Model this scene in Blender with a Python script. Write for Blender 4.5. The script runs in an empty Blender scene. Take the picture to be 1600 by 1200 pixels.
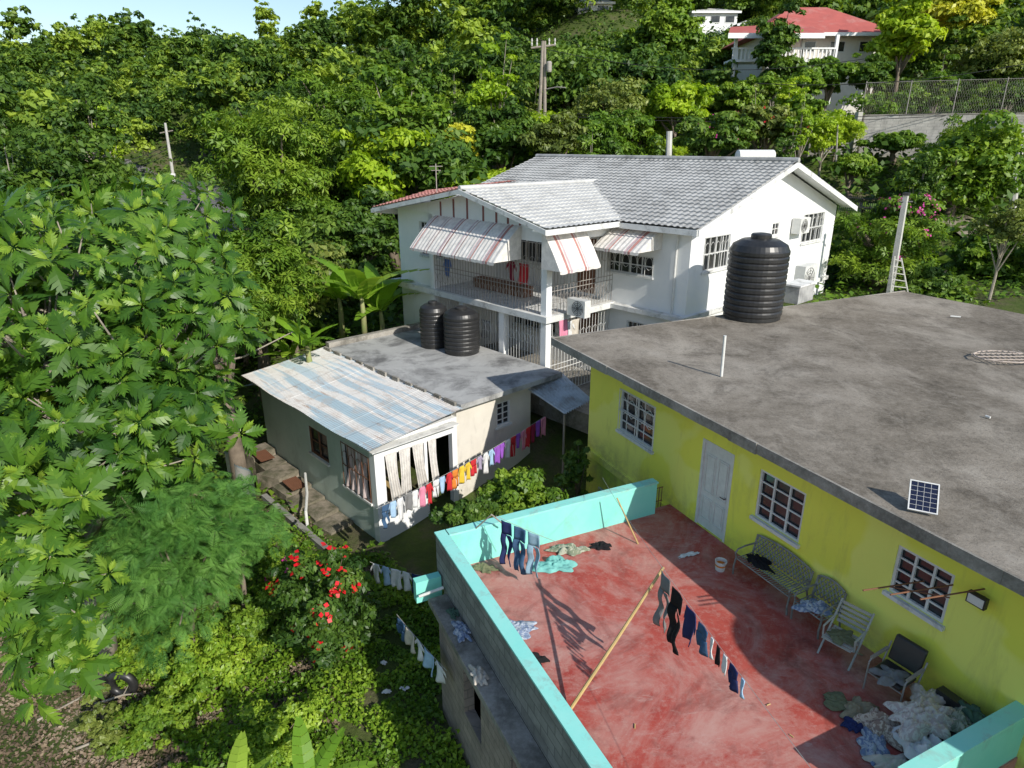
import bpy, bmesh, math, random
import numpy as np
from mathutils import Vector, Matrix, noise
rad=math.radians
scene=bpy.context.scene; COL=scene.collection
TH=rad(19.8); F=1040.0; CT=math.cos(TH); ST=math.sin(TH); H=8.0
def ray(px,py):
    a=px-800.0; b=600.0-py
    return (a,F*CT+b*ST,-F*ST+b*CT)
def G(px,py,z=0.0):
    r=ray(px,py); t=(z-H)/r[2]; return Vector((r[0]*t,r[1]*t,z))
def Yp(px,py,Y):
    r=ray(px,py); t=Y/r[1]; return Vector((r[0]*t,Y,H+r[2]*t))
def depth(P): return P[1]*CT+(H-P[2])*ST
def proj(P):
    d=depth(P); up=(P[2]-H)*CT+P[1]*ST
    return (800+F*P[0]/d,600-F*up/d)
AU=rad(25.4); su,cu=math.sin(AU),math.cos(AU)
AP=rad(43.0); sp_,cp_=math.sin(AP),math.cos(AP)
def UV(u,v,z): return Vector((-su*u+cu*v,cu*u+su*v,z))
def PQ(p,q,z): return Vector((-sp_*p+cp_*q,cp_*p+sp_*q,z))
def uv_of(P): return (-su*P[0]+cu*P[1],cu*P[0]+su*P[1])
def pq_of(P): return (-sp_*P[0]+cp_*P[1],cp_*P[0]+sp_*P[1])
def _on(px,py,of,idx,val):
    r=ray(px,py); c=of(r); t=val/c[idx]; return (c[1-idx]*t,H+r[2]*t)
def onv(px,py,v): return _on(px,py,uv_of,1,v)
def onq(px,py,q): return _on(px,py,pq_of,1,q)
def onp(px,py,p): return _on(px,py,pq_of,0,p)
def rect(fn,val,TL,TR,BR,BL):
    c=[fn(x,y,val) for x,y in (TL,TR,BR,BL)]
    a0=(c[0][0]+c[3][0])/2; a1=(c[1][0]+c[2][0])/2
    z1=(c[0][1]+c[1][1])/2; z0=(c[2][1]+c[3][1])/2
    return (min(a0,a1),max(a0,a1),z0,z1)

# ---------------- object helpers
OFF={}
def tagp(o,label=None,cat=None,group=None,kind=None):
    if label: o['label']=label
    if cat: o['category']=cat
    if group: o['group']=group
    if kind: o['kind']=kind
    return o
def thing(name,label,cat,loc=(0,0,0),group=None,local=False,rotz=0):
    o=bpy.data.objects.new(name,None); COL.objects.link(o)
    o.location=loc; o.rotation_euler=(0,0,rotz); o.empty_display_size=.2
    OFF[o.name]=Vector((0,0,0)) if local else Vector(loc)
    return tagp(o,label,cat,group)
class MB:
    def __init__(s): s.v=[];s.f=[];s.m=[]
    def add(s,vs,fs,m=0):
        n=len(s.v); s.v+= [Vector(v) for v in vs]
        for f in fs: s.f.append([i+n for i in f]); s.m.append(m)
        return s
    def fbox(s,fr,a0,a1,b0,b1,c0,c1,m=0):
        P=[fr(a,b,c) for c in (c0,c1) for b in (b0,b1) for a in (a0,a1)]
        return s.add(P,[(0,1,3,2),(4,6,7,5),(0,4,5,1),(2,3,7,6),(0,2,6,4),(1,5,7,3)],m)
    def box(s,x0,x1,y0,y1,z0,z1,m=0): return s.fbox(lambda a,b,c:Vector((a,b,c)),x0,x1,y0,y1,z0,z1,m)
    def prism(s,A,B,m=0):
        n=len(A); s.add(list(A)+list(B),[list(range(n))[::-1],[n+i for i in range(n)]]+[(i,(i+1)%n,n+(i+1)%n,n+i) for i in range(n)],m); return s
    def tube(s,pts,r,n=6,m=0):
        pts=[Vector(p) for p in pts]; k=len(pts)
        rs=r if isinstance(r,(list,tuple)) else [r]*k
        vs=[];fs=[]
        for i,p in enumerate(pts):
            t=(pts[min(i+1,k-1)]-pts[max(i-1,0)])
            if t.length<1e-9: t=Vector((0,0,1))
            t.normalize(); ref=Vector((0,0,1)) if abs(t.z)<.9 else Vector((1,0,0))
            x=t.cross(ref).normalized(); y=t.cross(x).normalized()
            for j in range(n):
                a=2*math.pi*j/n; vs.append(p+x*math.cos(a)*rs[i]+y*math.sin(a)*rs[i])
        for i in range(k-1):
            for j in range(n):
                fs.append((i*n+j,i*n+(j+1)%n,(i+1)*n+(j+1)%n,(i+1)*n+j))
        fs.append(list(range(n))[::-1]); fs.append([(k-1)*n+j for j in range(n)])
        return s.add(vs,fs,m)
    def lathe(s,c,prof,n=24,m=0):
        c=Vector(c); vs=[];fs=[]
        for r,z in prof:
            for j in range(n):
                a=2*math.pi*j/n; vs.append(c+Vector((r*math.cos(a),r*math.sin(a),z)))
        for i in range(len(prof)-1):
            for j in range(n): fs.append((i*n+j,i*n+(j+1)%n,(i+1)*n+(j+1)%n,(i+1)*n+j))
        fs.append(list(range(n))[::-1]); fs.append([(len(prof)-1)*n+j for j in range(n)])
        return s.add(vs,fs,m)
    def grid(s,fn,nx,ny,m=0,mf=None):
        n=len(s.v)
        for j in range(ny+1):
            for i in range(nx+1): s.v.append(Vector(fn(i/nx,j/ny)))
        for j in range(ny):
            for i in range(nx):
                a=n+j*(nx+1)+i; s.f.append([a,a+1,a+nx+2,a+nx+1]); s.m.append(mf(i/nx,j/ny) if mf else m)
        return s
    def build(s,name,mat,parent=None,smooth=False,label=None,cat=None,group=None,kind=None,recalc=True,origin=None):
        me=bpy.data.meshes.new(name)
        if parent is not None: off=OFF[parent.name]
        else:
            if origin is not None: off=Vector(origin)
            else:
                n=len(s.v); c=Vector((0,0,0))
                for v in s.v: c+=v
                c/=n; off=Vector((c.x,c.y,min(v.z for v in s.v)))
        me.from_pydata([tuple(v-off) for v in s.v],[],s.f)
        mats=mat if isinstance(mat,(list,tuple)) else [mat]
        for m in mats: me.materials.append(m)
        if len(mats)>1: me.polygons.foreach_set('material_index',s.m)
        if recalc:
            bm=bmesh.new(); bm.from_mesh(me); bmesh.ops.recalc_face_normals(bm,faces=bm.faces); bm.to_mesh(me); bm.free()
        if smooth: me.polygons.foreach_set('use_smooth',[True]*len(me.polygons))
        me.update()
        o=bpy.data.objects.new(name,me); COL.objects.link(o)
        if parent is not None: o.parent=parent; OFF[o.name]=off
        else: o.location=off; OFF[o.name]=off
        return tagp(o,label,cat,group,kind)
# ---------------- materials
def rgba(c): return (c[0],c[1],c[2],1)
def nmat(name):
    m=bpy.data.materials.new(name); m.use_nodes=True; nt=m.node_tree
    return m,nt,nt.nodes['Principled BSDF']
def noise_n(nt,vec,scale,detail=6,rough=.6,dist=0):
    n=nt.nodes.new('ShaderNodeTexNoise'); n.inputs['Scale'].default_value=scale; n.inputs['Detail'].default_value=detail
    n.inputs['Roughness'].default_value=rough; n.inputs['Distortion'].default_value=dist
    nt.links.new(vec,n.inputs['Vector']); return n.outputs['Fac']
def ramp(nt,fac,stops):
    r=nt.nodes.new('ShaderNodeValToRGB'); e=r.color_ramp.elements
    while len(e)<len(stops): e.new(.5)
    for i,(p,c) in enumerate(stops): e[i].position=p; e[i].color=rgba(c)
    nt.links.new(fac,r.inputs['Fac']); return r.outputs['Color']
def mix(nt,fac,a,b,mode='MIX'):
    m=nt.nodes.new('ShaderNodeMix'); m.data_type='RGBA'; m.blend_type=mode
    for sock,v in ((m.inputs[0],fac),(m.inputs[6],a),(m.inputs[7],b)):
        if isinstance(v,(int,float)): sock.default_value=v
        elif isinstance(v,tuple): sock.default_value=rgba(v)
        else: nt.links.new(v,sock)
    return m.outputs[2]
def geo_vec(nt,scale=(1,1,1)):
    t=nt.nodes.new('ShaderNodeTexCoord'); mp=nt.nodes.new('ShaderNodeMapping'); mp.inputs['Scale'].default_value=scale
    nt.links.new(t.outputs['Object'],mp.inputs['Vector']); return mp.outputs['Vector']
def pm(name,c1,c2=None,scale=2,rough=.7,bump=.1,bscale=30,dirt=None,dirt_scale=.7,dirt_lo=.5,dirt_hi=.7,dirt_amt=.6,stretch=(1,1,1),metal=0,spec=.3,fine=None):
    m,nt,b=nmat(name); v=geo_vec(nt); vs=geo_vec(nt,stretch)
    c2=c2 or tuple(x*.8 for x in c1)
    col=ramp(nt,noise_n(nt,v,scale,8,.65),[(.35,c1),(.65,c2)])
    if fine:
        col=mix(nt,ramp(nt,noise_n(nt,v,scale*9,6,.7),[(.42,(0,0,0)),(.68,(1,1,1))]),col,fine)
    if dirt:
        d=ramp(nt,noise_n(nt,vs,dirt_scale,8,.7,.4),[(dirt_lo,(0,0,0)),(dirt_hi,(dirt_amt,)*3)])
        col=mix(nt,d,col,dirt)
    nt.links.new(col,b.inputs['Base Color']); b.inputs['Roughness'].default_value=rough; b.inputs['Metallic'].default_value=metal
    b.inputs['Specular IOR Level'].default_value=spec
    if bump:
        bp=nt.nodes.new('ShaderNodeBump'); bp.inputs['Strength'].default_value=bump; bp.inputs['Distance'].default_value=.02
        nt.links.new(noise_n(nt,v,bscale,6,.7),bp.inputs['Height']); nt.links.new(bp.outputs['Normal'],b.inputs['Normal'])
    return m
def simple(name,c,rough=.5,metal=0,spec=.4,var=.15):
    return pm(name,c,tuple(x*(1-var) for x in c),scale=6,rough=rough,bump=.03,metal=metal,spec=spec)
M={}
def yellow_mat(name,ca,cb,cf,patch):
    m,nt,b=nmat(name); v=geo_vec(nt); vs=geo_vec(nt,(1,1,.22))
    c=ramp(nt,noise_n(nt,v,.5,8,.6),[(.35,ca),(.65,cb)])
    f=ramp(nt,noise_n(nt,v,.55,3,.45,.2),[(.52,(0,0,0)),(.55,(patch,)*3)]); c=mix(nt,f,c,cf)
    d=ramp(nt,noise_n(nt,vs,1.7,9,.72,.4),[(.54,(0,0,0)),(.8,(.6,)*3)]); c=mix(nt,d,c,(.42,.41,.11))
    sx=nt.nodes.new('ShaderNodeSeparateXYZ'); nt.links.new(v,sx.inputs[0])
    lowm=ramp(nt,noise_n(nt,v,2.4,9,.75),[(.42,(0,0,0)),(.62,(.55,)*3)])
    rg=nt.nodes.new('ShaderNodeMapRange'); rg.inputs[1].default_value=.6; rg.inputs[2].default_value=0.0; rg.inputs[3].default_value=0; rg.inputs[4].default_value=1; nt.links.new(sx.outputs['Z'],rg.inputs[0])
    mm=nt.nodes.new('ShaderNodeMath'); mm.operation='MULTIPLY'; nt.links.new(rg.outputs[0],mm.inputs[0]); 
    rb_=nt.nodes.new('ShaderNodeRGBToBW'); nt.links.new(lowm,rb_.inputs[0]); nt.links.new(rb_.outputs[0],mm.inputs[1])
    c=mix(nt,mm.outputs[0],c,(.30,.27,.12))
    nt.links.new(c,b.inputs['Base Color']); b.inputs['Roughness'].default_value=.6; b.inputs['Specular IOR Level'].default_value=.3
    bp=nt.nodes.new('ShaderNodeBump'); bp.inputs['Strength'].default_value=.15; bp.inputs['Distance'].default_value=.02
    nt.links.new(noise_n(nt,v,12,8,.7),bp.inputs['Height']); nt.links.new(bp.outputs['Normal'],b.inputs['Normal']); return m
M['yellow']=yellow_mat('yellow paint',(.86,.84,.11),(.78,.79,.10),(.87,.88,.24),.6)
M['yellowg']=yellow_mat('greenish yellow paint',(.66,.76,.10),(.58,.70,.09),(.74,.79,.17),.4)
M['turq']=pm('turquoise paint',(.22,.70,.60),(.28,.74,.64),scale=1.2,rough=.5,bump=.1,dirt=(.20,.32,.28),dirt_scale=2.2,stretch=(1,1,.4),dirt_lo=.54,dirt_hi=.75,dirt_amt=.6)
M['turqcap']=pm('turquoise cap paint',(.26,.72,.64),(.32,.74,.66),scale=2,rough=.5,bump=.1,dirt=(.30,.38,.34),dirt_scale=3,dirt_lo=.52,dirt_hi=.70,dirt_amt=.7)
M['white']=pm('white paint',(.85,.85,.84),(.78,.79,.79),scale=.8,rough=.6,bump=.06,dirt=(.40,.39,.37),dirt_scale=1.3,stretch=(1,1,.3),dirt_lo=.58,dirt_hi=.82,dirt_amt=.55)
M['trim']=pm('dirty white trim',(.76,.76,.74),(.62,.62,.6),scale=2,rough=.6,bump=.06,dirt=(.14,.14,.13),dirt_scale=2.5,dirt_lo=.52,dirt_hi=.72,dirt_amt=.7)
M['grn']=pm('grey green render',(.56,.64,.57),(.47,.55,.49),scale=.8,rough=.8,bump=.2,dirt=(.18,.20,.17),dirt_scale=1.2,stretch=(1,1,.35),dirt_lo=.52,dirt_hi=.78,dirt_amt=.6)
M['cream']=pm('cream render',(.72,.68,.60),(.62,.58,.51),scale=1,rough=.8,bump=.1,dirt=(.24,.22,.19),dirt_scale=1.4,stretch=(1,1,.3),dirt_lo=.54,dirt_hi=.78,dirt_amt=.7)
M['conc']=pm('concrete',(.34,.315,.28),(.24,.22,.19),scale=1.2,rough=.9,bump=.4,dirt=(.08,.075,.06),dirt_scale=1.2,dirt_lo=.45,dirt_hi=.7,dirt_amt=.8,fine=(.4,.38,.34))
M['concl']=pm('pale concrete slab',(.46,.46,.45),(.36,.36,.35),scale=.7,rough=.9,bump=.3,dirt=(.10,.10,.10),dirt_scale=.55,dirt_lo=.46,dirt_hi=.62,dirt_amt=.85,fine=(.38,.38,.37))
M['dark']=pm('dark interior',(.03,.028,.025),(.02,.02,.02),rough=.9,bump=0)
M['black']=pm('black plastic',(.018,.018,.019),(.03,.03,.03),scale=3,rough=.38,bump=.03,spec=.5,dirt=(.10,.09,.08),dirt_scale=2,dirt_lo=.55,dirt_hi=.85,dirt_amt=.5)
M['iron']=simple('white iron',(.72,.72,.7),.5)
M['rust']=simple('rusty iron',(.20,.09,.05),.8)
M['dkiron']=simple('dark iron',(.03,.03,.03),.5)
M['wood']=pm('bamboo',(.56,.40,.17),(.42,.3,.13),scale=5,rough=.5,bump=.1)
M['postw']=pm('weathered post wood',(.34,.30,.25),(.24,.21,.18),scale=3,rough=.9,bump=.3,stretch=(1,1,.2))
M['postc']=pm('pale concrete post',(.55,.54,.5),(.45,.44,.41),scale=2,rough=.8,bump=.2)
M['wire']=simple('wire black',(.02,.02,.02),.6)
M['cord']=simple('line cord',(.45,.44,.4),.8)
M['bark']=pm('bark',(.26,.21,.16),(.15,.12,.09),scale=3,rough=.95,bump=.5,bscale=12)
M['barkp']=pm('pale bark',(.36,.32,.26),(.24,.21,.17),scale=3,rough=.9,bump=.3,bscale=12)
M['alum']=pm('aged cast aluminium',(.30,.30,.28),(.19,.19,.175),scale=8,rough=.55,bump=.1,metal=.2)
M['plast']=simple('white plastic',(.7,.7,.67),.45)
M['blackleather']=pm('black vinyl',(.02,.02,.022),(.035,.033,.032),rough=.4,bump=.1,spec=.5)
def glassmat():
    m,nt,b=nmat('window glass'); b.inputs['Roughness'].default_value=.12; b.inputs['Specular IOR Level'].default_value=.6
    v=geo_vec(nt); bp=nt.nodes.new('ShaderNodeBump'); bp.inputs['Strength'].default_value=.05; nt.links.new(noise_n(nt,v,2,2,.5),bp.inputs['Height']); nt.links.new(bp.outputs['Normal'],b.inputs['Normal'])
    c=ramp(nt,noise_n(nt,v,1.3,4,.6),[(.4,(.015,.018,.022)),(.62,(.05,.05,.05)),(.7,(.13,.09,.08))]); nt.links.new(c,b.inputs['Base Color'])
    return m
M['glass']=glassmat()
def floor_mat():
    m,nt,b=nmat('worn red floor paint'); v=geo_vec(nt)
    base=ramp(nt,noise_n(nt,v,.7,10,.72,.3),[(.3,(.32,.042,.034)),(.5,(.42,.08,.062)),(.7,(.48,.13,.105))])
    worn=ramp(nt,noise_n(nt,v,.5,14,.75,.8),[(.44,(0,0,0)),(.53,(.42,)*3),(.64,(.85,)*3)])
    c=mix(nt,worn,base,(.52,.31,.27))
    sp=ramp(nt,noise_n(nt,v,6,9,.8),[(.50,(0,0,0)),(.67,(.65,)*3)]); c=mix(nt,sp,c,(.50,.29,.25))
    dk=ramp(nt,noise_n(nt,v,.8,9,.72,1.2),[(.50,(0,0,0)),(.70,(.8,)*3)]); c=mix(nt,dk,c,(.17,.04,.034))
    vo=geo_vec(nt,(.5,1.6,1)); sc=ramp(nt,noise_n(nt,vo,2.2,10,.8,2.5),[(.56,(0,0,0)),(.68,(.45,)*3)]); c=mix(nt,sc,c,(.56,.44,.40))
    nt.links.new(c,b.inputs['Base Color']); b.inputs['Roughness'].default_value=.6; b.inputs['Specular IOR Level'].default_value=.25
    bp=nt.nodes.new('ShaderNodeBump'); bp.inputs['Strength'].default_value=.15; bp.inputs['Distance'].default_value=.01
    nt.links.new(noise_n(nt,v,25,6,.7),bp.inputs['Height']); nt.links.new(bp.outputs['Normal'],b.inputs['Normal']); return m
M['redfloor']=floor_mat()
def roof_mat():
    m,nt,b=nmat('weathered roof concrete'); v=geo_vec(nt)
    c=ramp(nt,noise_n(nt,v,.28,14,.72,.3),[(.30,(.10,.084,.066)),(.45,(.19,.165,.132)),(.56,(.27,.238,.196)),(.72,(.38,.345,.295))])
    s=ramp(nt,noise_n(nt,v,.75,12,.78,.5),[(.47,(0,0,0)),(.64,(.8,)*3)]); c=mix(nt,s,c,(.075,.064,.05))
    vo=geo_vec(nt,(1.1,.45,1)); s4=ramp(nt,noise_n(nt,vo,.7,10,.72,.7),[(.50,(0,0,0)),(.68,(.65,)*3)]); c=mix(nt,s4,c,(.42,.38,.32))
    s2=ramp(nt,noise_n(nt,v,7,9,.85),[(.44,(0,0,0)),(.74,(.55,)*3)]); c=mix(nt,s2,c,(.38,.34,.285))
    s5=ramp(nt,noise_n(nt,v,20,5,.8),[(.52,(0,0,0)),(.68,(.6,)*3)]); c=mix(nt,s5,c,(.07,.058,.046))
    nt.links.new(c,b.inputs['Base Color']); b.inputs['Roughness'].default_value=.95; b.inputs['Specular IOR Level'].default_value=.15
    bp=nt.nodes.new('ShaderNodeBump'); bp.inputs['Strength'].default_value=.6; bp.inputs['Distance'].default_value=.025
    nt.links.new(noise_n(nt,v,14,8,.75),bp.inputs['Height']); nt.links.new(bp.outputs['Normal'],b.inputs['Normal']); return m
M['roofc']=roof_mat()
def tile_mat(name,c1,c2,st,amt=.8):
    m,nt,b=nmat(name); v=geo_vec(nt)
    c=ramp(nt,noise_n(nt,v,.8,8,.7),[(.35,c1),(.65,c2)])
    d=ramp(nt,noise_n(nt,v,1.1,10,.8,.8),[(.47,(0,0,0)),(.64,(amt,)*3)]); c=mix(nt,d,c,st)
    d=ramp(nt,noise_n(nt,v,14,4,.7),[(.5,(0,0,0)),(.7,(.4,)*3)]); c=mix(nt,d,c,st)
    nt.links.new(c,b.inputs['Base Color']); b.inputs['Roughness'].default_value=.8; b.inputs['Specular IOR Level'].default_value=.2; return m
M['tile']=tile_mat('grey roof tile',(.46,.46,.45),(.38,.38,.37),(.18,.18,.175),.8)
M['tilel']=tile_mat('pale roof tile',(.56,.56,.54),(.50,.50,.49),(.30,.30,.29),.6)
M['tiler']=tile_mat('red roof tile',(.62,.27,.22),(.54,.22,.18),(.42,.32,.29),.6)
def zinc_mat():
    m,nt,b=nmat('rusty zinc sheet'); v=geo_vec(nt)
    t=nt.nodes.new('ShaderNodeTexCoord'); mp2=nt.nodes.new('ShaderNodeMapping'); mp2.inputs['Rotation'].default_value=(0,0,-AP); nt.links.new(t.outputs['Object'],mp2.inputs['Vector'])
    def sc(s):
        mp=nt.nodes.new('ShaderNodeMapping'); mp.inputs['Scale'].default_value=s; nt.links.new(mp2.outputs['Vector'],mp.inputs['Vector']); return mp.outputs['Vector']
    a=sc((1.9,.09,1))
    c=ramp(nt,noise_n(nt,a,1.0,2,.4),[(.36,(.30,.40,.46)),(.44,(.33,.43,.49)),(.46,(.58,.57,.55)),(.54,(.60,.59,.57)),(.56,(.38,.47,.53)),(.62,(.36,.45,.51)),(.64,(.55,.54,.52))])
    r=ramp(nt,noise_n(nt,v,1.2,12,.78,.8),[(.50,(0,0,0)),(.66,(.6,)*3)]); c=mix(nt,r,c,(.38,.31,.26))
    r=ramp(nt,noise_n(nt,sc((4,.45,1)),1.6,9,.75),[(.55,(0,0,0)),(.66,(.75,)*3)]); c=mix(nt,r,c,(.27,.16,.10))
    r=ramp(nt,noise_n(nt,v,9,6,.8),[(.5,(0,0,0)),(.7,(.3,)*3)]); c=mix(nt,r,c,(.38,.35,.33))
    nt.links.new(c,b.inputs['Base Color']); b.inputs['Roughness'].default_value=.7; b.inputs['Metallic'].default_value=.05; return m
M['zinc']=zinc_mat()
def block_mat(name='block wall',c1=(.34,.33,.30),c2=(.24,.235,.215),mortar=(.17,.165,.15),rot=AU):
    m,nt,b=nmat(name); v=geo_vec(nt)
    t=nt.nodes.new('ShaderNodeTexCoord'); mp=nt.nodes.new('ShaderNodeMapping'); mp.inputs['Rotation'].default_value=(0,0,-rot)
    nt.links.new(t.outputs['Object'],mp.inputs['Vector'])
    sx=nt.nodes.new('ShaderNodeSeparateXYZ'); nt.links.new(mp.outputs['Vector'],sx.inputs[0]); cx=nt.nodes.new('ShaderNodeCombineXYZ')
    ad=nt.nodes.new('ShaderNodeMath'); ad.operation='ADD'; nt.links.new(sx.outputs['X'],ad.inputs[0]); nt.links.new(sx.outputs['Y'],ad.inputs[1])
    nt.links.new(ad.outputs[0],cx.inputs['X']); nt.links.new(sx.outputs['Z'],cx.inputs['Y'])
    bk=nt.nodes.new('ShaderNodeTexBrick'); bk.inputs['Scale'].default_value=1; bk.inputs['Brick Width'].default_value=.41; bk.inputs['Row Height'].default_value=.2
    bk.inputs['Mortar Size'].default_value=.012; bk.inputs['Color1'].default_value=rgba(c1); bk.inputs['Color2'].default_value=rgba(c2); bk.inputs['Mortar'].default_value=rgba(mortar)
    nt.links.new(cx.outputs[0],bk.inputs['Vector'])
    d=ramp(nt,noise_n(nt,v,1.5,10,.75,.4),[(.42,(0,0,0)),(.7,(.8,)*3)]); c=mix(nt,d,bk.outputs['Color'],tuple(x*.5 for x in c2))
    nt.links.new(c,b.inputs['Base Color']); b.inputs['Roughness'].default_value=.95
    bp=nt.nodes.new('ShaderNodeBump'); bp.inputs['Strength'].default_value=.4; bp.inputs['Distance'].default_value=.02
    nt.links.new(noise_n(nt,v,20,6,.7),bp.inputs['Height']); nt.links.new(bp.outputs['Normal'],b.inputs['Normal']); return m
M['block']=block_mat()
M['blockp']=block_mat('pink grey block',(.42,.33,.28),(.33,.27,.23),(.24,.2,.17))
M['blockl']=block_mat('pale block',(.52,.50,.46),(.44,.42,.39),(.31,.3,.28),0)
CL={}
def cloth(name,c):
    if name not in CL: CL[name]=pm(name+' cloth',c,tuple(x*.75 for x in c),scale=5,rough=.9,bump=.15,spec=.1)
    return CL[name]
COLR=dict(white=(.75,.75,.75),red=(.6,.04,.05),yellow=(.8,.55,.06),purple=(.3,.1,.5),pink=(.75,.28,.4),navy=(.03,.04,.12),blue=(.1,.2,.5),black=(.02,.02,.022),denim=(.06,.12,.22),grey=(.22,.22,.22),khaki=(.32,.27,.18),olive=(.18,.19,.11),orange=(.75,.25,.05),green=(.1,.35,.15),teal=(.2,.52,.48),cream=(.62,.56,.48),lilac=(.42,.37,.5),dark_green=(.08,.14,.1),sky=(.4,.58,.78),maroon=(.3,.03,.07),pale_denim=(.28,.42,.52))
def cm(k): return cloth(k.replace('_',' '),COLR[k])
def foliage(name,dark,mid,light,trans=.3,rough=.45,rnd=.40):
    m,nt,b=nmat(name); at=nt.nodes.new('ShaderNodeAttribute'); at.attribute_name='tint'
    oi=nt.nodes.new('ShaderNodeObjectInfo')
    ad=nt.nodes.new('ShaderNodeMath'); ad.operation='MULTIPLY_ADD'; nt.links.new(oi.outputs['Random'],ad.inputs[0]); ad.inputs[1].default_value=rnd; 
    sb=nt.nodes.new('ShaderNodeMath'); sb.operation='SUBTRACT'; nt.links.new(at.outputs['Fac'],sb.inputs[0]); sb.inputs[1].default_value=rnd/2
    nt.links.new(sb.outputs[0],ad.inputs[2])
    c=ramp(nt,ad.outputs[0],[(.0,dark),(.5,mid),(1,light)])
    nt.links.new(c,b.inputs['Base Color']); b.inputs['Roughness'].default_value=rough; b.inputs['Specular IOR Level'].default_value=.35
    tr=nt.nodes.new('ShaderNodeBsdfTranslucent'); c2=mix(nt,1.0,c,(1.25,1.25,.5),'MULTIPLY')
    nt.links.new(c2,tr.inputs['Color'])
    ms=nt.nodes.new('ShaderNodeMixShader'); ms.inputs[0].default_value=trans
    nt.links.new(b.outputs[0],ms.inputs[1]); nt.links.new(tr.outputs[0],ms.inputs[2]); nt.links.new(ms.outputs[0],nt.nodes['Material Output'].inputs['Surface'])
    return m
LF={}
LF['mid']=foliage('mid green leaves',(.05,.115,.014),(.135,.25,.024),(.27,.39,.04),.34)
LF['dark']=foliage('dark green leaves',(.032,.08,.014),(.08,.16,.022),(.17,.27,.035),.30)
LF['lime']=foliage('lime leaves',(.19,.32,.016),(.31,.46,.024),(.48,.60,.045),.38)
LF['gold']=foliage('golden leaves',(.34,.38,.02),(.53,.54,.04),(.70,.66,.08),.3)
LF['bread']=foliage('breadfruit leaves',(.03,.09,.012),(.085,.19,.018),(.30,.44,.05),.32,.40,.1)
LF['feather']=foliage('feathery leaves',(.05,.155,.032),(.105,.265,.05),(.2,.40,.08),.42,.6,.1)
LF['olive']=foliage('olive leaves',(.085,.12,.025),(.17,.225,.045),(.30,.35,.08),.32)
LF['banana']=foliage('banana leaves',(.08,.19,.015),(.20,.38,.03),(.36,.52,.06),.42,.35)
LF['vine']=foliage('vine leaves',(.07,.16,.016),(.18,.32,.025),(.36,.50,.05),.36)
LF['litter']=foliage('dry leaf litter',(.09,.065,.042),(.21,.155,.105),(.38,.31,.235),.05,.9)
LF['redf']=foliage('red petals',(.6,.01,.02),(.8,.02,.03),(.85,.05,.05),.2)
LF['pinkf']=foliage('magenta petals',(.5,.03,.25),(.7,.06,.38),(.75,.15,.45),.3)

# ---------------- foliage machinery
def np_mesh(name,V,Q,tint,mat,smooth=False):
    me=bpy.data.meshes.new(name); V=np.asarray(V,dtype=np.float32); Q=np.asarray(Q,dtype=np.int32)
    me.vertices.add(len(V)); me.vertices.foreach_set('co',V.ravel())
    me.loops.add(Q.size); me.loops.foreach_set('vertex_index',Q.ravel())
    me.polygons.add(len(Q)); me.polygons.foreach_set('loop_start',np.arange(0,Q.size,4,dtype=np.int32))
    try: me.polygons.foreach_set('loop_total',np.full(len(Q),4,dtype=np.int32))
    except Exception: pass
    if tint is not None:
        a=me.attributes.new('tint','FLOAT','FACE'); a.data.foreach_set('value',np.clip(tint,0,1).astype(np.float32))
    me.materials.append(mat); me.update(calc_edges=True); me.validate(); return me
def nrm(A): return A/np.maximum(np.linalg.norm(A,axis=1,keepdims=True),1e-9)
def leaf_arrays(C,N,S,asp,rng,droop=.3):
    n=len(C); N=nrm(N); T=rng.normal(size=(n,3)); T-=N*np.sum(T*N,1,keepdims=True); T=nrm(T); T[:,2]-=droop; T=nrm(T)
    B=nrm(np.cross(N,T)); S=S[:,None]
    V=np.stack([C-T*S*.5,C+B*S*asp*.5+N*S*.1,C+T*S*.5-N*S*.05,C-B*S*asp*.5+N*S*.1],1).reshape(-1,3)
    return V,np.arange(4*n).reshape(n,4)
def inst_arrays(tv,tf,O,X,Z,S):
    X=nrm(X); Y=nrm(np.cross(Z,X)); Z2=np.cross(X,Y); S=S[:,None,None]
    V=O[:,None,:]+S*(tv[None,:,0:1]*X[:,None,:]+tv[None,:,1:2]*Y[:,None,:]+tv[None,:,2:3]*Z2[:,None,:])
    n,k=len(O),len(tv); Q=(np.arange(n)[:,None,None]*k+tf[None]).reshape(-1,4)
    return V.reshape(-1,3),Q
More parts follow.
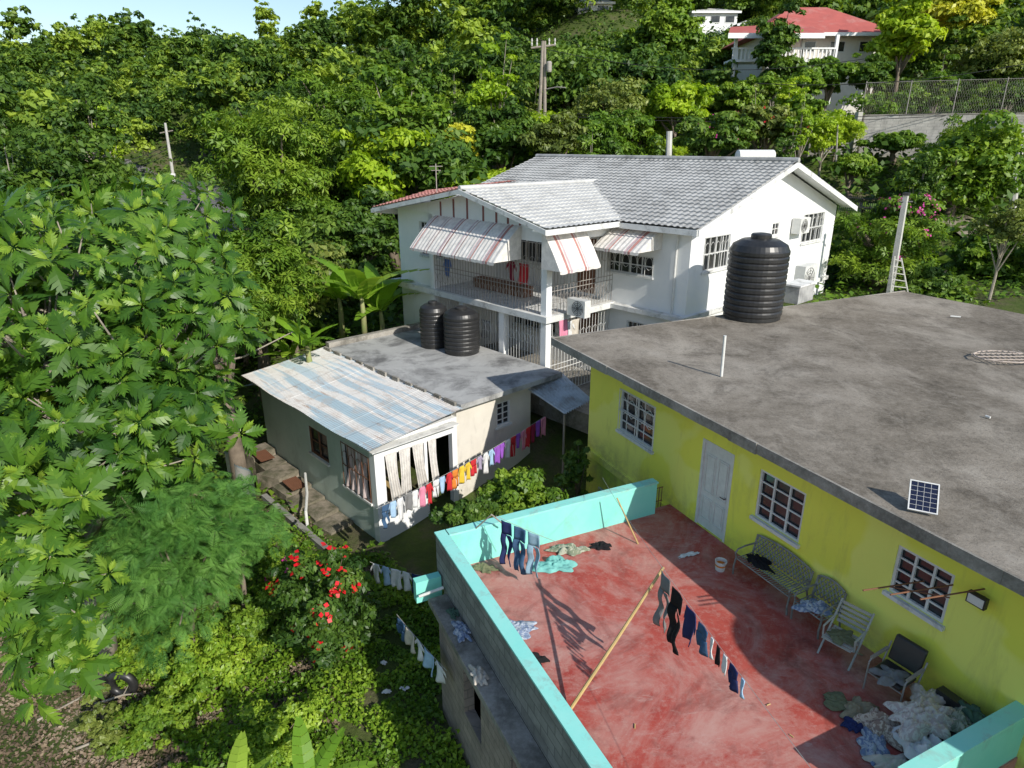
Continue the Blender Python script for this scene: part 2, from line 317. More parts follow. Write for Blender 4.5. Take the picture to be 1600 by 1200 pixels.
def crown_points(rng,cen,R,nc,per,cr=(.22,.38),low=-.55,inner=.45):
    cen=np.array(cen,float); R=np.array(R,float)
    d=nrm(rng.normal(size=(nc*3,3))); d=d[d[:,2]>low][:nc]; nc=len(d)
    lump=1+.26*np.sin(d[:,0]*3.1+rng.uniform(0,6))*np.cos(d[:,1]*3.7+rng.uniform(0,6))+.14*np.sin(d[:,2]*7+d[:,0]*5)
    f=(rng.uniform(inner,.95,nc)*lump)[:,None]; cc=cen+d*R*f
    rr=cr[0]+(cr[1]-cr[0])*rng.uniform(0,1,nc)**1.6; Rm=R.mean()
    ct=rng.normal(.5,.18,nc)
    C=[];N=[];T=[]
    for i in range(nc):
        k=max(4,int(per*(rr[i]/np.mean(cr))**2))
        e=nrm(rng.normal(size=(k,3))); e[:,2]=np.where(e[:,2]<-.3,-e[:,2],e[:,2])
        rad_=rr[i]*Rm*(rng.uniform(.35,1.0,k)**.6+np.abs(rng.normal(0,.16,k)))[:,None]
        ax=nrm(rng.normal(size=(1,3)))[0]; st=1+.7*np.abs(e@ax)[:,None]
        sc=np.array([1,1,.62]); C.append(cc[i]+e*rad_*sc*st*.85); N.append(e+np.array([0,0,.55])+rng.normal(scale=.5,size=(k,3)))
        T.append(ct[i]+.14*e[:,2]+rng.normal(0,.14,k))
    return np.concatenate(C),np.concatenate(N),np.concatenate(T),cc
def limb_mb(mb,base,cc,rng,r0,hfork,n=7,centre=None):
    base=Vector(base); top=Vector(centre) if centre is not None else Vector(cc.mean(0)); fork=base.lerp(top,hfork)+Vector((rng.uniform(-.2,.2),rng.uniform(-.2,.2),0))
    mb.tube([base,base.lerp(fork,.5)+Vector((rng.uniform(-.15,.15),rng.uniform(-.15,.15),0)),fork,fork.lerp(top,.6)],[r0,r0*.8,r0*.65,r0*.3],8)
    idx=rng.permutation(len(cc))[:n]
    for i in idx:
        e=Vector(cc[i]); s=fork.lerp(top,rng.uniform(0,.5)); m=s.lerp(e,.5)+Vector((0,0,rng.uniform(-.2,.35)))*((e-s).length*.25)
        mb.tube([s,m,e],[r0*.38,r0*.24,r0*.08],6)
# ---------------- terrain
CP=[(0,0,-3.4),(-5,6,-3.9),(-3,12,-3.1),(-3,15,-2.9),(-7,16,-3),(-8,12,-3.9),(-12,8,-5),(-20,15,-6),(-14,22,-3.6),(-10,20,-3.1),(3,13,-3.2),(2,17,-2.9),(-5,21,-2.6),(-2,24,-1),
(-6,30,-.8),(6,22,-.6),(2,28,-.6),(12,26,1.9),(8,34,1.2),(0,40,2.2),(20,28,2.2),(28,32,2.4),(25,40,4),(15,42,5),(24,50,7.3),(35,50,7.8),(45,50,8.2),(10,52,5.6),(8,8,-3.2),(16,12,-2),
(-10,45,.5),(-30,40,-2.5),(-22,50,2.5),(-25.9,58,3.1),(-32,70,3.6),(-42,85,3.3),(-70,60,-2),(-50,110,9),(-80,130,16),(-60,160,22),(-120,160,20),(-25,90,7),(-25,150,26),(0,70,9),(0,90,14),(-8,120,22),(0,130,27),
(-90,110,11),(-110,130,17),(-90,170,23),(-45,130,18),(-130,110,13),(-150,140,19),(-70,95,5),
(32,80,13.8),(45,80,14.3),(30,110,23),(15,120,28),(60,120,24),(20,170,42),(100,100,20),(100,200,45),(0,250,46),(-100,250,26),(-60,220,27),(-200,200,20),(-200,80,-2),(60,40,7),(40,20,1.5),(30,0,-3),(0,-30,-4),(-60,20,-8),
(200,200,50),(-200,400,24),(0,420,40),(200,420,50),(-300,0,-8),(300,0,10),(0,-200,-5),(38,62,10),(20,62,9)]
CPa=np.array(CP,float)
def tz_arr(X,Y):
    X=np.asarray(X,float); Y=np.asarray(Y,float)
    d2=(X[...,None]-CPa[:,0])**2+(Y[...,None]-CPa[:,1])**2+1.5
    w=d2**-1.6; z=(w*CPa[:,2]).sum(-1)/w.sum(-1); return z
def tz(x,y): return float(tz_arr(x,y))
def ground_px(px,py):
    z=-3.5
    for _ in range(12): P=G(px,py,z); z=tz(P.x,P.y)
    return Vector((P.x,P.y,z))
def build_ground():
    def axis(lo,hi,n,c,pw):
        t=np.linspace(-1,1,n); s=np.sign(t)*np.abs(t)**pw
        return np.where(s<0,c+s*(c-lo),c+s*(hi-c))
    xs=axis(-420,420,230,-2,2.2); ys=axis(-250,560,250,18,2.2)
    X,Y=np.meshgrid(xs,ys); Z=tz_arr(X,Y)
    Z+=.12*np.sin(X*1.3+np.cos(Y*.9)*2)*np.cos(Y*1.1+X*.3)*np.clip((np.hypot(X,Y)-5)/20,0,1)
    V=np.stack([X,Y,Z],-1).reshape(-1,3); nx=len(xs); ny=len(ys)
    i=np.arange(ny-1)[:,None]*nx+np.arange(nx-1)[None]; Q=np.stack([i,i+1,i+nx+1,i+nx],-1).reshape(-1,4)
    m,nt,b=nmat('ground'); v=geo_vec(nt)
    c=ramp(nt,noise_n(nt,v,.35,10,.7),[(.35,(.05,.085,.02)),(.5,(.085,.12,.028)),(.62,(.13,.115,.07)),(.75,(.20,.165,.12))])
    f=ramp(nt,noise_n(nt,v,6,8,.8),[(.4,(0,0,0)),(.7,(.6,)*3)]); c=mix(nt,f,c,(.05,.05,.03))
    nt.links.new(c,b.inputs['Base Color']); b.inputs['Roughness'].default_value=1; b.inputs['Specular IOR Level'].default_value=.1
    bp=nt.nodes.new('ShaderNodeBump'); bp.inputs['Strength'].default_value=.8; bp.inputs['Distance'].default_value=.1
    nt.links.new(noise_n(nt,v,5,8,.7),bp.inputs['Height']); nt.links.new(bp.outputs['Normal'],b.inputs['Normal'])
    me=np_mesh('ground',V,Q,None,m); me.polygons.foreach_set('use_smooth',[True]*len(me.polygons))
    o=bpy.data.objects.new('ground',me); COL.objects.link(o); o['kind']='structure'
build_ground()
def strip(name,pts,w,mat,dz=.06):
    mb=MB(); n=len(pts); L=[];R=[]
    for i,p in enumerate(pts):
        a=Vector(pts[max(i-1,0)]); b=Vector(pts[min(i+1,n-1)]); d=(b-a); d.z=0; d.normalize(); s=Vector((-d.y,d.x,0))
        ww=w[i] if isinstance(w,(list,tuple)) else w
        L.append(Vector(p)+s*ww/2);R.append(Vector(p)-s*ww/2)
    vs=[];fs=[]
    for l,r in zip(L,R): vs+= [l,r]
    for i in range(n-1): fs.append((2*i,2*i+1,2*i+3,2*i+2))
    return mb.add(vs,fs).build(name,mat,kind='structure')
def draped(pts,k=5,dz=.12):
    out=[]
    for i in range(len(pts)-1):
        for j in range(k):
            t=j/k; p=Vector(pts[i]).lerp(Vector(pts[i+1]),t); out.append(Vector((p.x,p.y,tz(p.x,p.y)+dz)))
    p=Vector(pts[-1]); out.append(Vector((p.x,p.y,tz(p.x,p.y)+dz))); return out
M['asph']=pm('asphalt',(.16,.155,.15),(.11,.108,.105),scale=2,rough=.9,bump=.2,fine=(.2,.19,.18))
strip('road',draped([(-19.5,42,0),(-21.5,47,0),(-24.5,54,0),(-28,62,0),(-33,72,0),(-41,84,0),(-60,100,0)],5,.3),4.6,M['asph'])

# =====================================================  YELLOW HOUSE + TERRACE
VW=9.31; UE=14.6; UR=15.95; ZR=2.83
def wall_holes(mb,fr,a0,a1,b0,b1,z0,z1,holes,m=0):
    A=sorted(set([a0,a1]+[h[i] for h in holes for i in (0,1) if a0<h[i]<a1])); Z=sorted(set([z0,z1]+[h[i] for h in holes for i in (2,3) if z0<h[i]<z1]))
    for i in range(len(A)-1):
        run=None
        for j in range(len(Z)-1):
            ca=(A[i]+A[i+1])/2; cz=(Z[j]+Z[j+1])/2
            hole=any(h[0]<ca<h[1] and h[2]<cz<h[3] for h in holes)
            if not hole:
                if run is None: run=[Z[j],Z[j+1]]
                else: run[1]=Z[j+1]
            else:
                if run: mb.fbox(fr,A[i],A[i+1],b0,b1,run[0],run[1],m); run=None
        if run: mb.fbox(fr,A[i],A[i+1],b0,b1,run[0],run[1],m)
def window(root,fr,r,b,inn,nv=1,nh=2,fw=.05,mat='iron',glass='glass',grille=None,gm='iron',dep=.08,sill=True,name='window'):
    a0,a1,z0,z1=r; d=inn
    mb=MB(); y0=b+d*.02; y1=b+d*(.02+fw)
    def bx(A0,A1,Z0,Z1,e=0): mb.fbox(fr,A0,A1,min(y0+e*d,y1-e*d),max(y0+e*d,y1-e*d),Z0,Z1)
    bx(a0,a0+fw,z0,z1); bx(a1-fw,a1,z0,z1); bx(a0+fw,a1-fw,z0,z0+fw); bx(a0+fw,a1-fw,z1-fw,z1)
    for i in range(1,nv+1):
        a=a0+(a1-a0)*i/(nv+1); bx(a-.018,a+.018,z0+fw,z1-fw,.006)
    for i in range(1,nh+1):
        z=z0+(z1-z0)*i/(nh+1); bx(a0+fw,a1-fw,z-.014,z+.014,.012)
    w=mb.build(name,M[mat],root)
    g=MB(); yb=b+d*dep; g.fbox(fr,a0+.01,a1-.01,min(yb,yb+d*.012),max(yb,yb+d*.012),z0+.01,z1-.01); g.build('pane',M[glass],w)
    if sill:
        s=MB(); s.fbox(fr,a0-.05,a1+.05,min(b-d*.07,b+d*.02),max(b-d*.07,b+d*.02)-.0,z0-.07,z0-.002); s.build('sill',M['trim'],w)
    if grille:
        gr=MB(); n=grille; yg=b-d*.03
        for i in range(n+1):
            a=a0+(a1-a0)*i/n; gr.tube([fr(a,yg,z0),fr(a,yg,z1)],.011,5)
        for z in (z0+.02,(z0+z1)/2,z1-.02): gr.tube([fr(a0,yg,z),fr(a1,yg,z)],.012,5)
        for i in range(n):
            a=a0+(a1-a0)*(i+.5)/n; zc=(z0*.35+z1*.65); rr=(a1-a0)/n*.45
            gr.tube([fr(a+rr*math.cos(t*math.pi/4),yg,zc+rr*1.5*math.sin(t*math.pi/4)) for t in range(9)],.008,4)
        gr.build('grille',M[gm],w)
    return w
yh=thing('yellow_house','bright yellow house with flat weathered concrete roof beside the red terrace','house',UV(8,VW,0))
w1=rect(onv,VW,(970,610),(1025,632),(1021,700),(967,675)); w2=rect(onv,VW,(1186,733),(1258,768),(1250,850),(1180,808)); w3=rect(onv,VW,(1403,852),(1492,897),(1474,975),(1388,925))
dr=rect(onv,VW,(1097,685),(1147,708),(1133,850),(1088,815)); dr=(dr[0],dr[1],.02,dr[3]); lw=(12.6,13.9,-2.1,-1.0)
mb=MB(); wall_holes(mb,UV,-2.0,UE,VW,VW+.2,-.18,ZR-.18,[w1,w2,w3,dr])
mb.fbox(UV,UE-.2,UE,VW+.2,23,-.18,ZR-.18); mb.fbox(UV,-2,-1.8,VW+.2,23,-3.6,ZR-.18); mb.fbox(UV,-2,UE,23,23.2,-3.6,ZR-.18)
mb.build('wall',M['yellow'],yh)
mb=MB(); wall_holes(mb,UV,-2.0,UE,VW,VW+.2,-3.6,-.182,[lw]); mb.fbox(UV,UE-.2,UE,VW+.2,23,-3.6,-.182); mb.build('lower_wall',M['yellowg'],yh)
mb=MB(); mb.fbox(UV,10.95,UE+.03,VW-.06,VW-.003,-.28,-.08); mb.build('floor_band',M['yellow'],yh)
mb=MB()
def roofpt(i,j):
    u=-2.6+(UR+2.6)*i; v=8.86+(23.9-8.86)*j
    return UV(u,v,ZR+.02*math.sin(u*.9)*math.sin(v*.7))
mb.grid(roofpt,40,30)
mb.fbox(UV,-2.6,UR,8.86,23.9,ZR-.17,ZR-.03)
rf=mb.build('roof',M['roofc'],yh,recalc=True)
rb=MB(); 
for k in range(26):
    u0=-2.6+(UR+2.6)*k/26; u1=-2.6+(UR+2.6)*(k+1)/26
    e=random.Random(k).uniform(0,.02); rb.fbox(UV,u0+.001,u1-.001,8.82-e,8.859,ZR-.19-e*.8,ZR+.006+e*.6)
rb.fbox(UV,UR+.001,UR+.05,8.83,23.9,ZR-.2,ZR+.012)
rb.build('drip_edge',M['conc'],rf)
for r,nv,nh,g in ((w1,1,3,4),(w2,2,3,None),(w3,2,3,None)):
    window(yh,UV,r,VW,1,nv,nh,grille=g)
window(yh,UV,lw,VW,1,2,2,grille=5,mat='turq')
d=MB(); d.fbox(UV,dr[0]+.06,dr[1]-.06,VW+.03,VW+.07,dr[2],dr[3]-.06)
do=d.build('door',M['plast'],yh)
p=MB(); dw=dr[1]-dr[0]
for (fa,fb,za,zb) in ((.14,.46,.1,.36),(.54,.86,.1,.36),(.14,.46,.42,.86),(.54,.86,.42,.86)):
    a0=dr[0]+dw*fa;a1=dr[0]+dw*fb;z0=dr[2]+(dr[3]-dr[2])*za;z1=dr[2]+(dr[3]-dr[2])*zb
    for q in ((a0,a1,z0,z0+.02),(a0,a1,z1-.02,z1),(a0,a0+.02,z0+.02,z1-.02),(a1-.02,a1,z0+.02,z1-.02)): p.fbox(UV,q[0],q[1],VW+.014,VW+.029,q[2],q[3])
    p.fbox(UV,a0+.05,a1-.05,VW+.018,VW+.029,z0+.05,z1-.05)
p.build('door_panel',M['plast'],do)
f=MB(); f.fbox(UV,dr[0],dr[0]+.06,VW-.01,VW+.09,dr[2],dr[3]); f.fbox(UV,dr[1]-.06,dr[1],VW-.01,VW+.09,dr[2],dr[3]); f.fbox(UV,dr[0]+.06,dr[1]-.06,VW-.01,VW+.09,dr[3]-.06,dr[3])
f.build('door_frame',M['plast'],yh)
h=MB(); h.tube([UV(dr[0]+.13,VW+.03,1.0),UV(dr[0]+.13,VW-.03,1.0)],.012,8); h.tube([UV(dr[0]+.13,VW-.03,1.0),UV(dr[0]+.25,VW-.03,1.0)],.01,8); h.build('handle',M['dkiron'],do)
b0=G(1127,588,ZR); mb=MB(); mb.tube([b0,b0+Vector((-.02,0,1.0))],.035,10); mb.build('vent_pipe',M['plast'],label='white vent pipe standing up from the yellow house roof',cat='pipe')
def tank(name,label,base,r,h,group=None,n=9):
    t=thing(name,label,'water tank',base,group)
    pr=[(r*.97,0)]; 
    for i in range(n):
        z0=.04*h+(h*.78)*i/n; z1=.04*h+(h*.78)*(i+1)/n; s=(z1-z0)
        pr+=[(r*.965,z0),(r,z0+s*.25),(r,z0+s*.75),(r*.965,z1-.001)]
    pr+=[(r*.9,h*.87),(r*.62,h*.925),(r*.34,h*.94)]
    mb=MB().lathe(base,pr,40); mb.build('body',M['black'],t,smooth=False)
    l=MB().lathe(Vector(base)+Vector((0,0,h*.942)),[(r*.34,0),(r*.34,h*.035),(r*.30,h*.05),(r*.1,h*.06)],28); l.build('lid',M['black'],t)
    return t
tank('water_tank','large black ribbed water tank standing at the back edge of the yellow house roof',G(1174,494,ZR+.01),.9,2.62,n=11)
tank('water_tank','unseen black tank added on the near roof end to shade the terrace',UV(-1.3,10.05,ZR+.01),1.2,2.5)  # added out of view, only to cast the rounded shadow on the terrace
c=G(1440,802,ZR+.02); sp=thing('portable_solar_panel','small framed solar panel propped on the edge of the yellow house roof','solar panel',c)
ax=Vector((cu,su,0)); ay=Vector((-su,cu,0))
ax2=(Matrix.Rotation(rad(-52),3,'Z')@ax); ay2=(Matrix.Rotation(rad(-52),3,'Z')@ay); 
til=rad(40); up2=ay2*math.cos(til)+Vector((0,0,1))*math.sin(til); nn=ax2.cross(up2)
def SPf(a,b,z): return c+ax2*a*.88+up2*b*.88+nn*z+Vector((0,0,.05))
def panelmat():
    m,nt,b=nmat('solar cells'); b.inputs['Base Color'].default_value=(.012,.016,.04,1); b.inputs['Roughness'].default_value=.25; return m
M['cells']=panelmat()
mb=MB().fbox(SPf,-.2,.2,-.02,.5,0,.02); mb.build('cell_sheet',M['cells'],sp)
mb=MB()
for q in ((-.22,-.2,-.04,.52),(.2,.22,-.04,.52),(-.2,.2,-.04,-.02),(-.2,.2,.5,.52)): mb.fbox(SPf,q[0],q[1],q[2],q[3],-.005,.03)
mb.build('frame',M['iron'],sp)
mb=MB()
for i in range(1,4): mb.fbox(SPf,-.2+.1*i-.002,-.2+.1*i+.002,-.02,.5,.0205,.023)
for i in range(1,6): mb.fbox(SPf,-.199,.199,-.02+.087*i-.002,-.02+.087*i+.002,.0235,.0255)
mb.build('cell_grid',M['iron'],sp)
mb=MB().tube([SPf(0,.45,0),c+ay2*.42+Vector((0,0,.0))],.012,6); mb.build('prop',M['iron'],sp)
c=G(1570,560,ZR+.06); mb=MB()
for i in range(9):
    t=-.55+i*.1375
    mb.tube([c+Vector((t,-.45,.02)),c+Vector((t+.1,.45,.06))],.012,5)
mb.tube([c+Vector((.75*math.cos(a*.524),.5*math.sin(a*.524),.05)) for a in range(13)],.018,6)
for k in (-.25,0,.25): mb.tube([c+Vector((-.7,k,.05)),c+Vector((.7,k,.05))],.012,5)
mb.build('wire_rack',simple('pale rusty wire',(.5,.42,.36),.7),label='pale oval wire rack lying flat on the yellow house roof',cat='rack')
for px,py,L_,ang,lab in ((1485,494,.28,.4,'short white plastic pipe offcut near the far edge of the yellow house roof'),(1540,650,.09,1.1,'tiny white scrap lying in the middle of the concrete roof')):
    c=G(px,py,ZR+.04); mb=MB().tube([c,c+Vector((math.cos(ang)*L_,-math.sin(ang)*L_,0))],.025,8); mb.build('pipe_offcut',M['plast'],label=lab,cat='pipe')
ra=thing('wall_bracket','rusty rods sticking out of the yellow wall below the roof edge','bracket',UV(4.5,VW,2.0))
for (z,a) in ((1.75,5.0),(1.95,4.6),(2.15,4.2)):
    mb=MB().tube([UV(a,VW,z),UV(a+.2,VW-1.1,z+.05)],.012,6); mb.build('rod',M['rust'],ra)
mb=MB().tube([UV(5.15,VW-.55,1.72),UV(4.3,VW-.6,2.13)],.01,6); mb.build('cross_rod',M['rust'],ra)
fl=thing('floodlight','small black floodlight under the eave of the yellow house','lamp',UV(4.15,VW-.1,1.95))
mb=MB().fbox(UV,4.05,4.3,VW-.2,VW-.12,1.95,2.12); mb.build('housing',M['dkiron'],fl); mb=MB().fbox(UV,4.07,4.28,VW-.208,VW-.2005,1.97,2.1); mb.build('lens',M['plast'],fl); mb=MB().tube([UV(4.17,VW-.12,2.03),UV(4.17,VW,2.03)],.02,6); mb.build('arm',M['dkiron'],fl)

# terrace
T0,T1,TV0=3.45,10.75,3.5
te=thing('roof_terrace','red floored roof terrace with turquoise parapets over block walls','terrace',UV(7,6.4,0))
mb=MB()
mb.fbox(UV,T0-.2,T1+.15,TV0+.01,VW-.003,-.2,0); mb.build('floor',M['redfloor'],te)
mb=MB().fbox(UV,T1-.05,T1+.13,TV0+.201,8.72,.0,.78); bk=mb.build('back_parapet',M['turq'],te)
mb=MB().fbox(UV,T1-.07,T1+.15,TV0+.201,8.74,.781,.82); mb.build('cap',M['turqcap'],bk)
mb=MB().fbox(UV,T0-3.5,T1+.13,TV0+.1,TV0+.2,.0,.78); pi_=mb.build('side_parapet',M['turq'],te)
mb=MB().fbox(UV,T0-3.5,T1+.13,TV0,TV0+.098,-.25,.78); mb.build('outer_block_face',M['block'],te)
mb=MB().fbox(UV,T0-3.5,T1+.15,TV0-.02,TV0+.22,.782,.82); mb.build('cap',M['turqcap'],pi_)
mb=MB().fbox(UV,T0-.18,T0,6.9,VW-.003,.0,.78); np_=mb.build('near_parapet',M['turq'],te)
mb=MB().fbox(UV,T0-.2,T0+.02,6.88,VW-.003,.781,.82); mb.build('cap',M['turqcap'],np_)
mb=MB().fbox(UV,T0-4,T1-.4,TV0-.38,TV0-.003,-.38,-.26); mb.build('ledge',M['conc'],te)
lo=[(8.2,9.0,-1.9,-.9),(6.2,7.0,-1.9,-.9)]
mb=MB(); wall_holes(mb,UV,T0-4,T1-.45,TV0-.2,TV0-.0,-4.4,-.381,lo); mb.fbox(UV,T1-.46,T1-.45+.2,TV0,VW-.01,-4.2,-.201); mb.build('lower_wall',M['blockp'],te)
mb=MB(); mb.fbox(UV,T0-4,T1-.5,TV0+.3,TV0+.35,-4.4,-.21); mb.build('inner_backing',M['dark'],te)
mb=MB().fbox(UV,10.55,10.73,2.95,TV0-.03,-.45,.02); mb.build('stub_wall',M['turq'],te)
mb=MB().tube([G(655,932,-.2),G(693,918,-.05)],.03,8); mb.build('drain_pipe',M['plast'],te)
rg=MB(); 
for i in range(5):
    a=8.80+i*.08; rg.tube([UV(11.0,a,-.3),UV(11.0,a,.45)],.01,5)
for z in (-.2,.1,.45): rg.tube([UV(11.0,8.78,z),UV(11.0,9.14,z)],.012,5)
rg.build('stair_gate',M['rust'],label='small rusty gate between turquoise parapet and yellow wall',cat='gate')

# =====================================================  WHITE HOUSE
wh=thing('white_house','two storey white house with grey tiled roof, striped awnings and caged balcony','house',PQ(18,20,-.6))
ZE=5.5
PB=15.35; QF=15.9; QM=19.45; PM=12.2; PE=24.3; PR=21.9
SW=lambda a,b,c:PQ(b,a,c)
gA=rect(onp,PM,(1100,372),(1141,364),(1137,414),(1098,428)); gB=rect(onp,PM,(1207,349),(1218,346),(1217,367),(1206,369)); gC=rect(onp,PM,(1253,337),(1287,329),(1284,372),(1254,382))
qA=rect(onq,QM,(950,392),(1022,402),(1020,432),(950,424)); qL=rect(onq,QF+.2,(657,345),(692,350),(692,404),(657,398))
qG=(12.9,14.6,.6,1.9)
mb=MB()
wall_holes(mb,SW,QM,30.7,PM,PM+.2,-1,ZE,[gA,gB,gC])
wall_holes(mb,PQ,PM+.2,PE,QM,QM+.2,-1,ZE,[qA,qG,(16.2,17.2,2.6,4.7),(18.2,20.6,3.4,4.8),(16,17.2,-.2,1.9),(18.2,20.8,.6,1.9)])
mb.fbox(PQ,PM+.2,PE,30.5,30.7,-1,ZE); mb.fbox(PQ,PE-.2,PE,QM+.2,30.5,-1,ZE)
mb.prism([PQ(PM,QM,ZE),PQ(PM,30.7,ZE),PQ(PM,25.05,7.25)],[PQ(PM+.2,QM,ZE),PQ(PM+.2,30.7,ZE),PQ(PM+.2,25.05,7.25)])
wall_holes(mb,PQ,PR,PE,QF+.2,QF+.4,-1,ZE,[qL]); mb.fbox(PQ,PR,PR+.2,QF+.4,QM,-1,ZE); mb.fbox(PQ,PE-.2,PE,QF+.4,QM,-1,ZE)
mb.build('wall',M['white'],wh)
for r in (gA,gC): window(wh,SW,r,PM,1,3,1,grille=5)
window(wh,SW,gB,PM,1,1,1)
window(wh,PQ,qA,QM,1,3,1,grille=6,gm='iron'); window(wh,PQ,qL,QF+.2,1,2,1,grille=4); window(wh,PQ,qG,QM,1,3,1,grille=6)
window(wh,PQ,(18.2,20.6,3.4,4.8),QM,1,3,0); window(wh,PQ,(18.2,20.8,.6,1.9),QM,1,3,0,grille=8)
for (a0,a1,z0,z1) in ((16.2,17.2,2.6,4.7),(16,17.2,-.2,1.9)):
    mb=MB().fbox(PQ,a0+.04,a1-.04,QM+.06,QM+.1,z0,z1-.04); mb.build('door',M['rust'],wh)
mb=MB(); mb.fbox(PQ,PB-.15,PR+2.75,QF-.15,QM-.003,2.28,2.5); bal=mb.build('balcony_slab',M['trim'],wh)
mb=MB(); mb.fbox(PQ,PM-.12,PB-.16,QM-.3,QM-.003,2.3,2.46); mb.fbox(PQ,PM-.12,PM-.003,QM,30.7,2.3,2.46); mb.build('string_course',M['trim'],wh)
for nm,a,b,z0,z1 in (('column',PB,QF,2.5,ZE-.05),('column',PR-.25,QF,2.5,ZE-.05),('pillar',PB,QF,-.8,2.28),('pillar',17.5,QF,-.8,2.28),('pillar',19.8,QF,-.8,2.28),('pillar',PR-.2,QF,-.8,2.28)):
    mb=MB().fbox(PQ,a,a+.26,b,b+.26,z0,z1); mb.build(nm,M['white'],wh)
mb=MB(); mb.fbox(PQ,PB,PR,QF,QF+.2,ZE-.55,ZE-.02); mb.fbox(PQ,PB,PB+.2,QF+.2,QM,ZE-.55,ZE-.02); mb.build('lintel',M['white'],wh)
RP=18.95; RZ=6.5
def cz(p): return 5.52+(RZ-5.52)*(1-(RP-p)/(RP-14.75)) if p<RP else 5.52+(RZ-5.52)*(1-(p-RP)/(24.7-RP))
P3=[(PB,ZE-.02),(PE,ZE-.02),(RP,RZ-.12)]
mb=MB(); mb.prism([PQ(a,QF-.003,z) for a,z in P3],[PQ(a,QF+.2,z) for a,z in P3]); ga=mb.build('gable_wall',M['white'],wh)
for i,a in enumerate((16.6,17.2,17.8,18.5,19.4,20.2,21.0)):
    top=cz(a)-.2
    if top>ZE+.1: MB().fbox(PQ,a,a+.09,QF-.02,QF-.004,ZE-.3,top).build('gable_stripe',cloth('brown stripe',(.30,.13,.12)),ga)
def tile(mb,fr,a0,a1,b0,z0,b1,z1,per=.24,row=.31,amp=.02):
    L=math.hypot(b1-b0,z1-z0); nr=max(2,int(L/row)); na=int((a1-a0)/per)*4
    n0=len(mb.v); rows=[]
    for r in range(nr):
        for e,h in ((r/nr,.04),((r+1)/nr-.0001,.0)): rows.append((e,h))
    for (s,h) in rows:
        for i in range(na+1):
            a=a0+(a1-a0)*i/na; w=amp*(math.sin(2*math.pi*i/4+.6)+.3*math.sin(4*math.pi*i/4))
            mb.v.append(fr(a,b0+(b1-b0)*s,z0+(z1-z0)*s+h+w))
    for j in range(len(rows)-1):
        for i in range(na):
            k=n0+j*(na+1)+i; mb.f.append([k,k+1,k+na+2,k+na+1]); mb.m.append(0)
mb=MB(); tile(mb,PQ,11.6,25.0,18.85,5.47,25.05,7.42); tile(mb,PQ,11.6,25.0,31.25,5.47,25.05,7.42)
mb.tube([PQ(11.55,25.05,7.45),PQ(25.05,25.05,7.45)],.1,8)
rm=mb.build('main_roof',M['tile'],wh,recalc=False)
mb=MB(); tile(mb,SW,15.2,22.3,14.72,5.5,RP,RZ+.03); mb.tube([PQ(RP,15.15,RZ+.06),PQ(RP,22.6,RZ+.06)],.09,8); mb.build('porch_roof',M['tilel'],wh,recalc=False)
kA=PQ(24.75,15.15,5.53);kB=PQ(RP,15.15,RZ+.03);c3=onq(672,297,17.9); kC=PQ(c3[0],17.9,c3[1]);kD=PQ(RP,17.9,RZ+.22)
mb=MB(); nrw=9
def rpt(s,t,h): return kA.lerp(kB,s).lerp(kC.lerp(kD,s),t)+Vector((0,0,h+.018*math.sin(s*2*math.pi*24)))
rows=[]
for r in range(nrw): rows+= [(r/nrw,.04),((r+1)/nrw-.0001,0)]
NA=96
for (t,h) in rows:
    for i in range(NA+1): mb.v.append(rpt(i/NA,t,h))
for j in range(len(rows)-1):
    for i in range(NA):
        k=j*(NA+1)+i; mb.f.append([k,k+1,k+NA+2,k+NA+1]); mb.m.append(0)
mb.build('red_corner_roof',M['tiler'],wh,recalc=False)
MB().add([kA,kC,kC-Vector((0,0,1.1)),kA-Vector((0,0,.2))],[(0,1,2,3)]).build('roof_side_board',M['trim'],wh,recalc=False)
def board(A,B,h=.2,t=.04):
    A=Vector(A);B=Vector(B); d=(B-A); d.normalize(); s=Vector((-d.y,d.x,0)).normalized()*t; dn=Vector((0,0,-h))
    MB().prism([A,B,B+dn,A+dn],[A+s,B+s,B+s+dn,A+s+dn]).build('fascia',M['trim'],wh)
board(PQ(11.55,18.8,5.46),PQ(11.55,25.05,7.4)); board(PQ(11.55,25.05,7.4),PQ(11.55,31.3,5.46))
board(PQ(11.6,18.8,5.45),PQ(14.7,18.8,5.45),.18); board(PQ(14.68,15.15,5.49),PQ(14.68,18.8,5.49),.18)
board(PQ(14.68,15.15,5.49),PQ(RP,15.15,RZ+.02),.16); board(PQ(RP,15.15,RZ+.02),PQ(24.8,15.15,5.49),.16)
mb=MB(); mb.add([PQ(11.6,18.85,5.4),PQ(11.6,25.05,7.32),PQ(12.19,25.05,7.32),PQ(12.19,18.85,5.4)],[(0,1,2,3)]); mb.add([PQ(11.6,31.2,5.4),PQ(11.6,25.05,7.32),PQ(12.19,25.05,7.32),PQ(12.19,31.2,5.4)],[(0,1,2,3)])
mb.fbox(PQ,12.2,14.7,18.85,QM-.003,5.38,5.43); mb.fbox(PQ,14.72,PB-.003,15.2,QM,5.38,5.43); mb.build('soffit',M['white'],wh,recalc=False)
cA=cloth('awning cream',(.78,.75,.71)); cB=cloth('awning brown',(.46,.23,.21)); cC=cloth('awning faded brown',(.55,.42,.44))
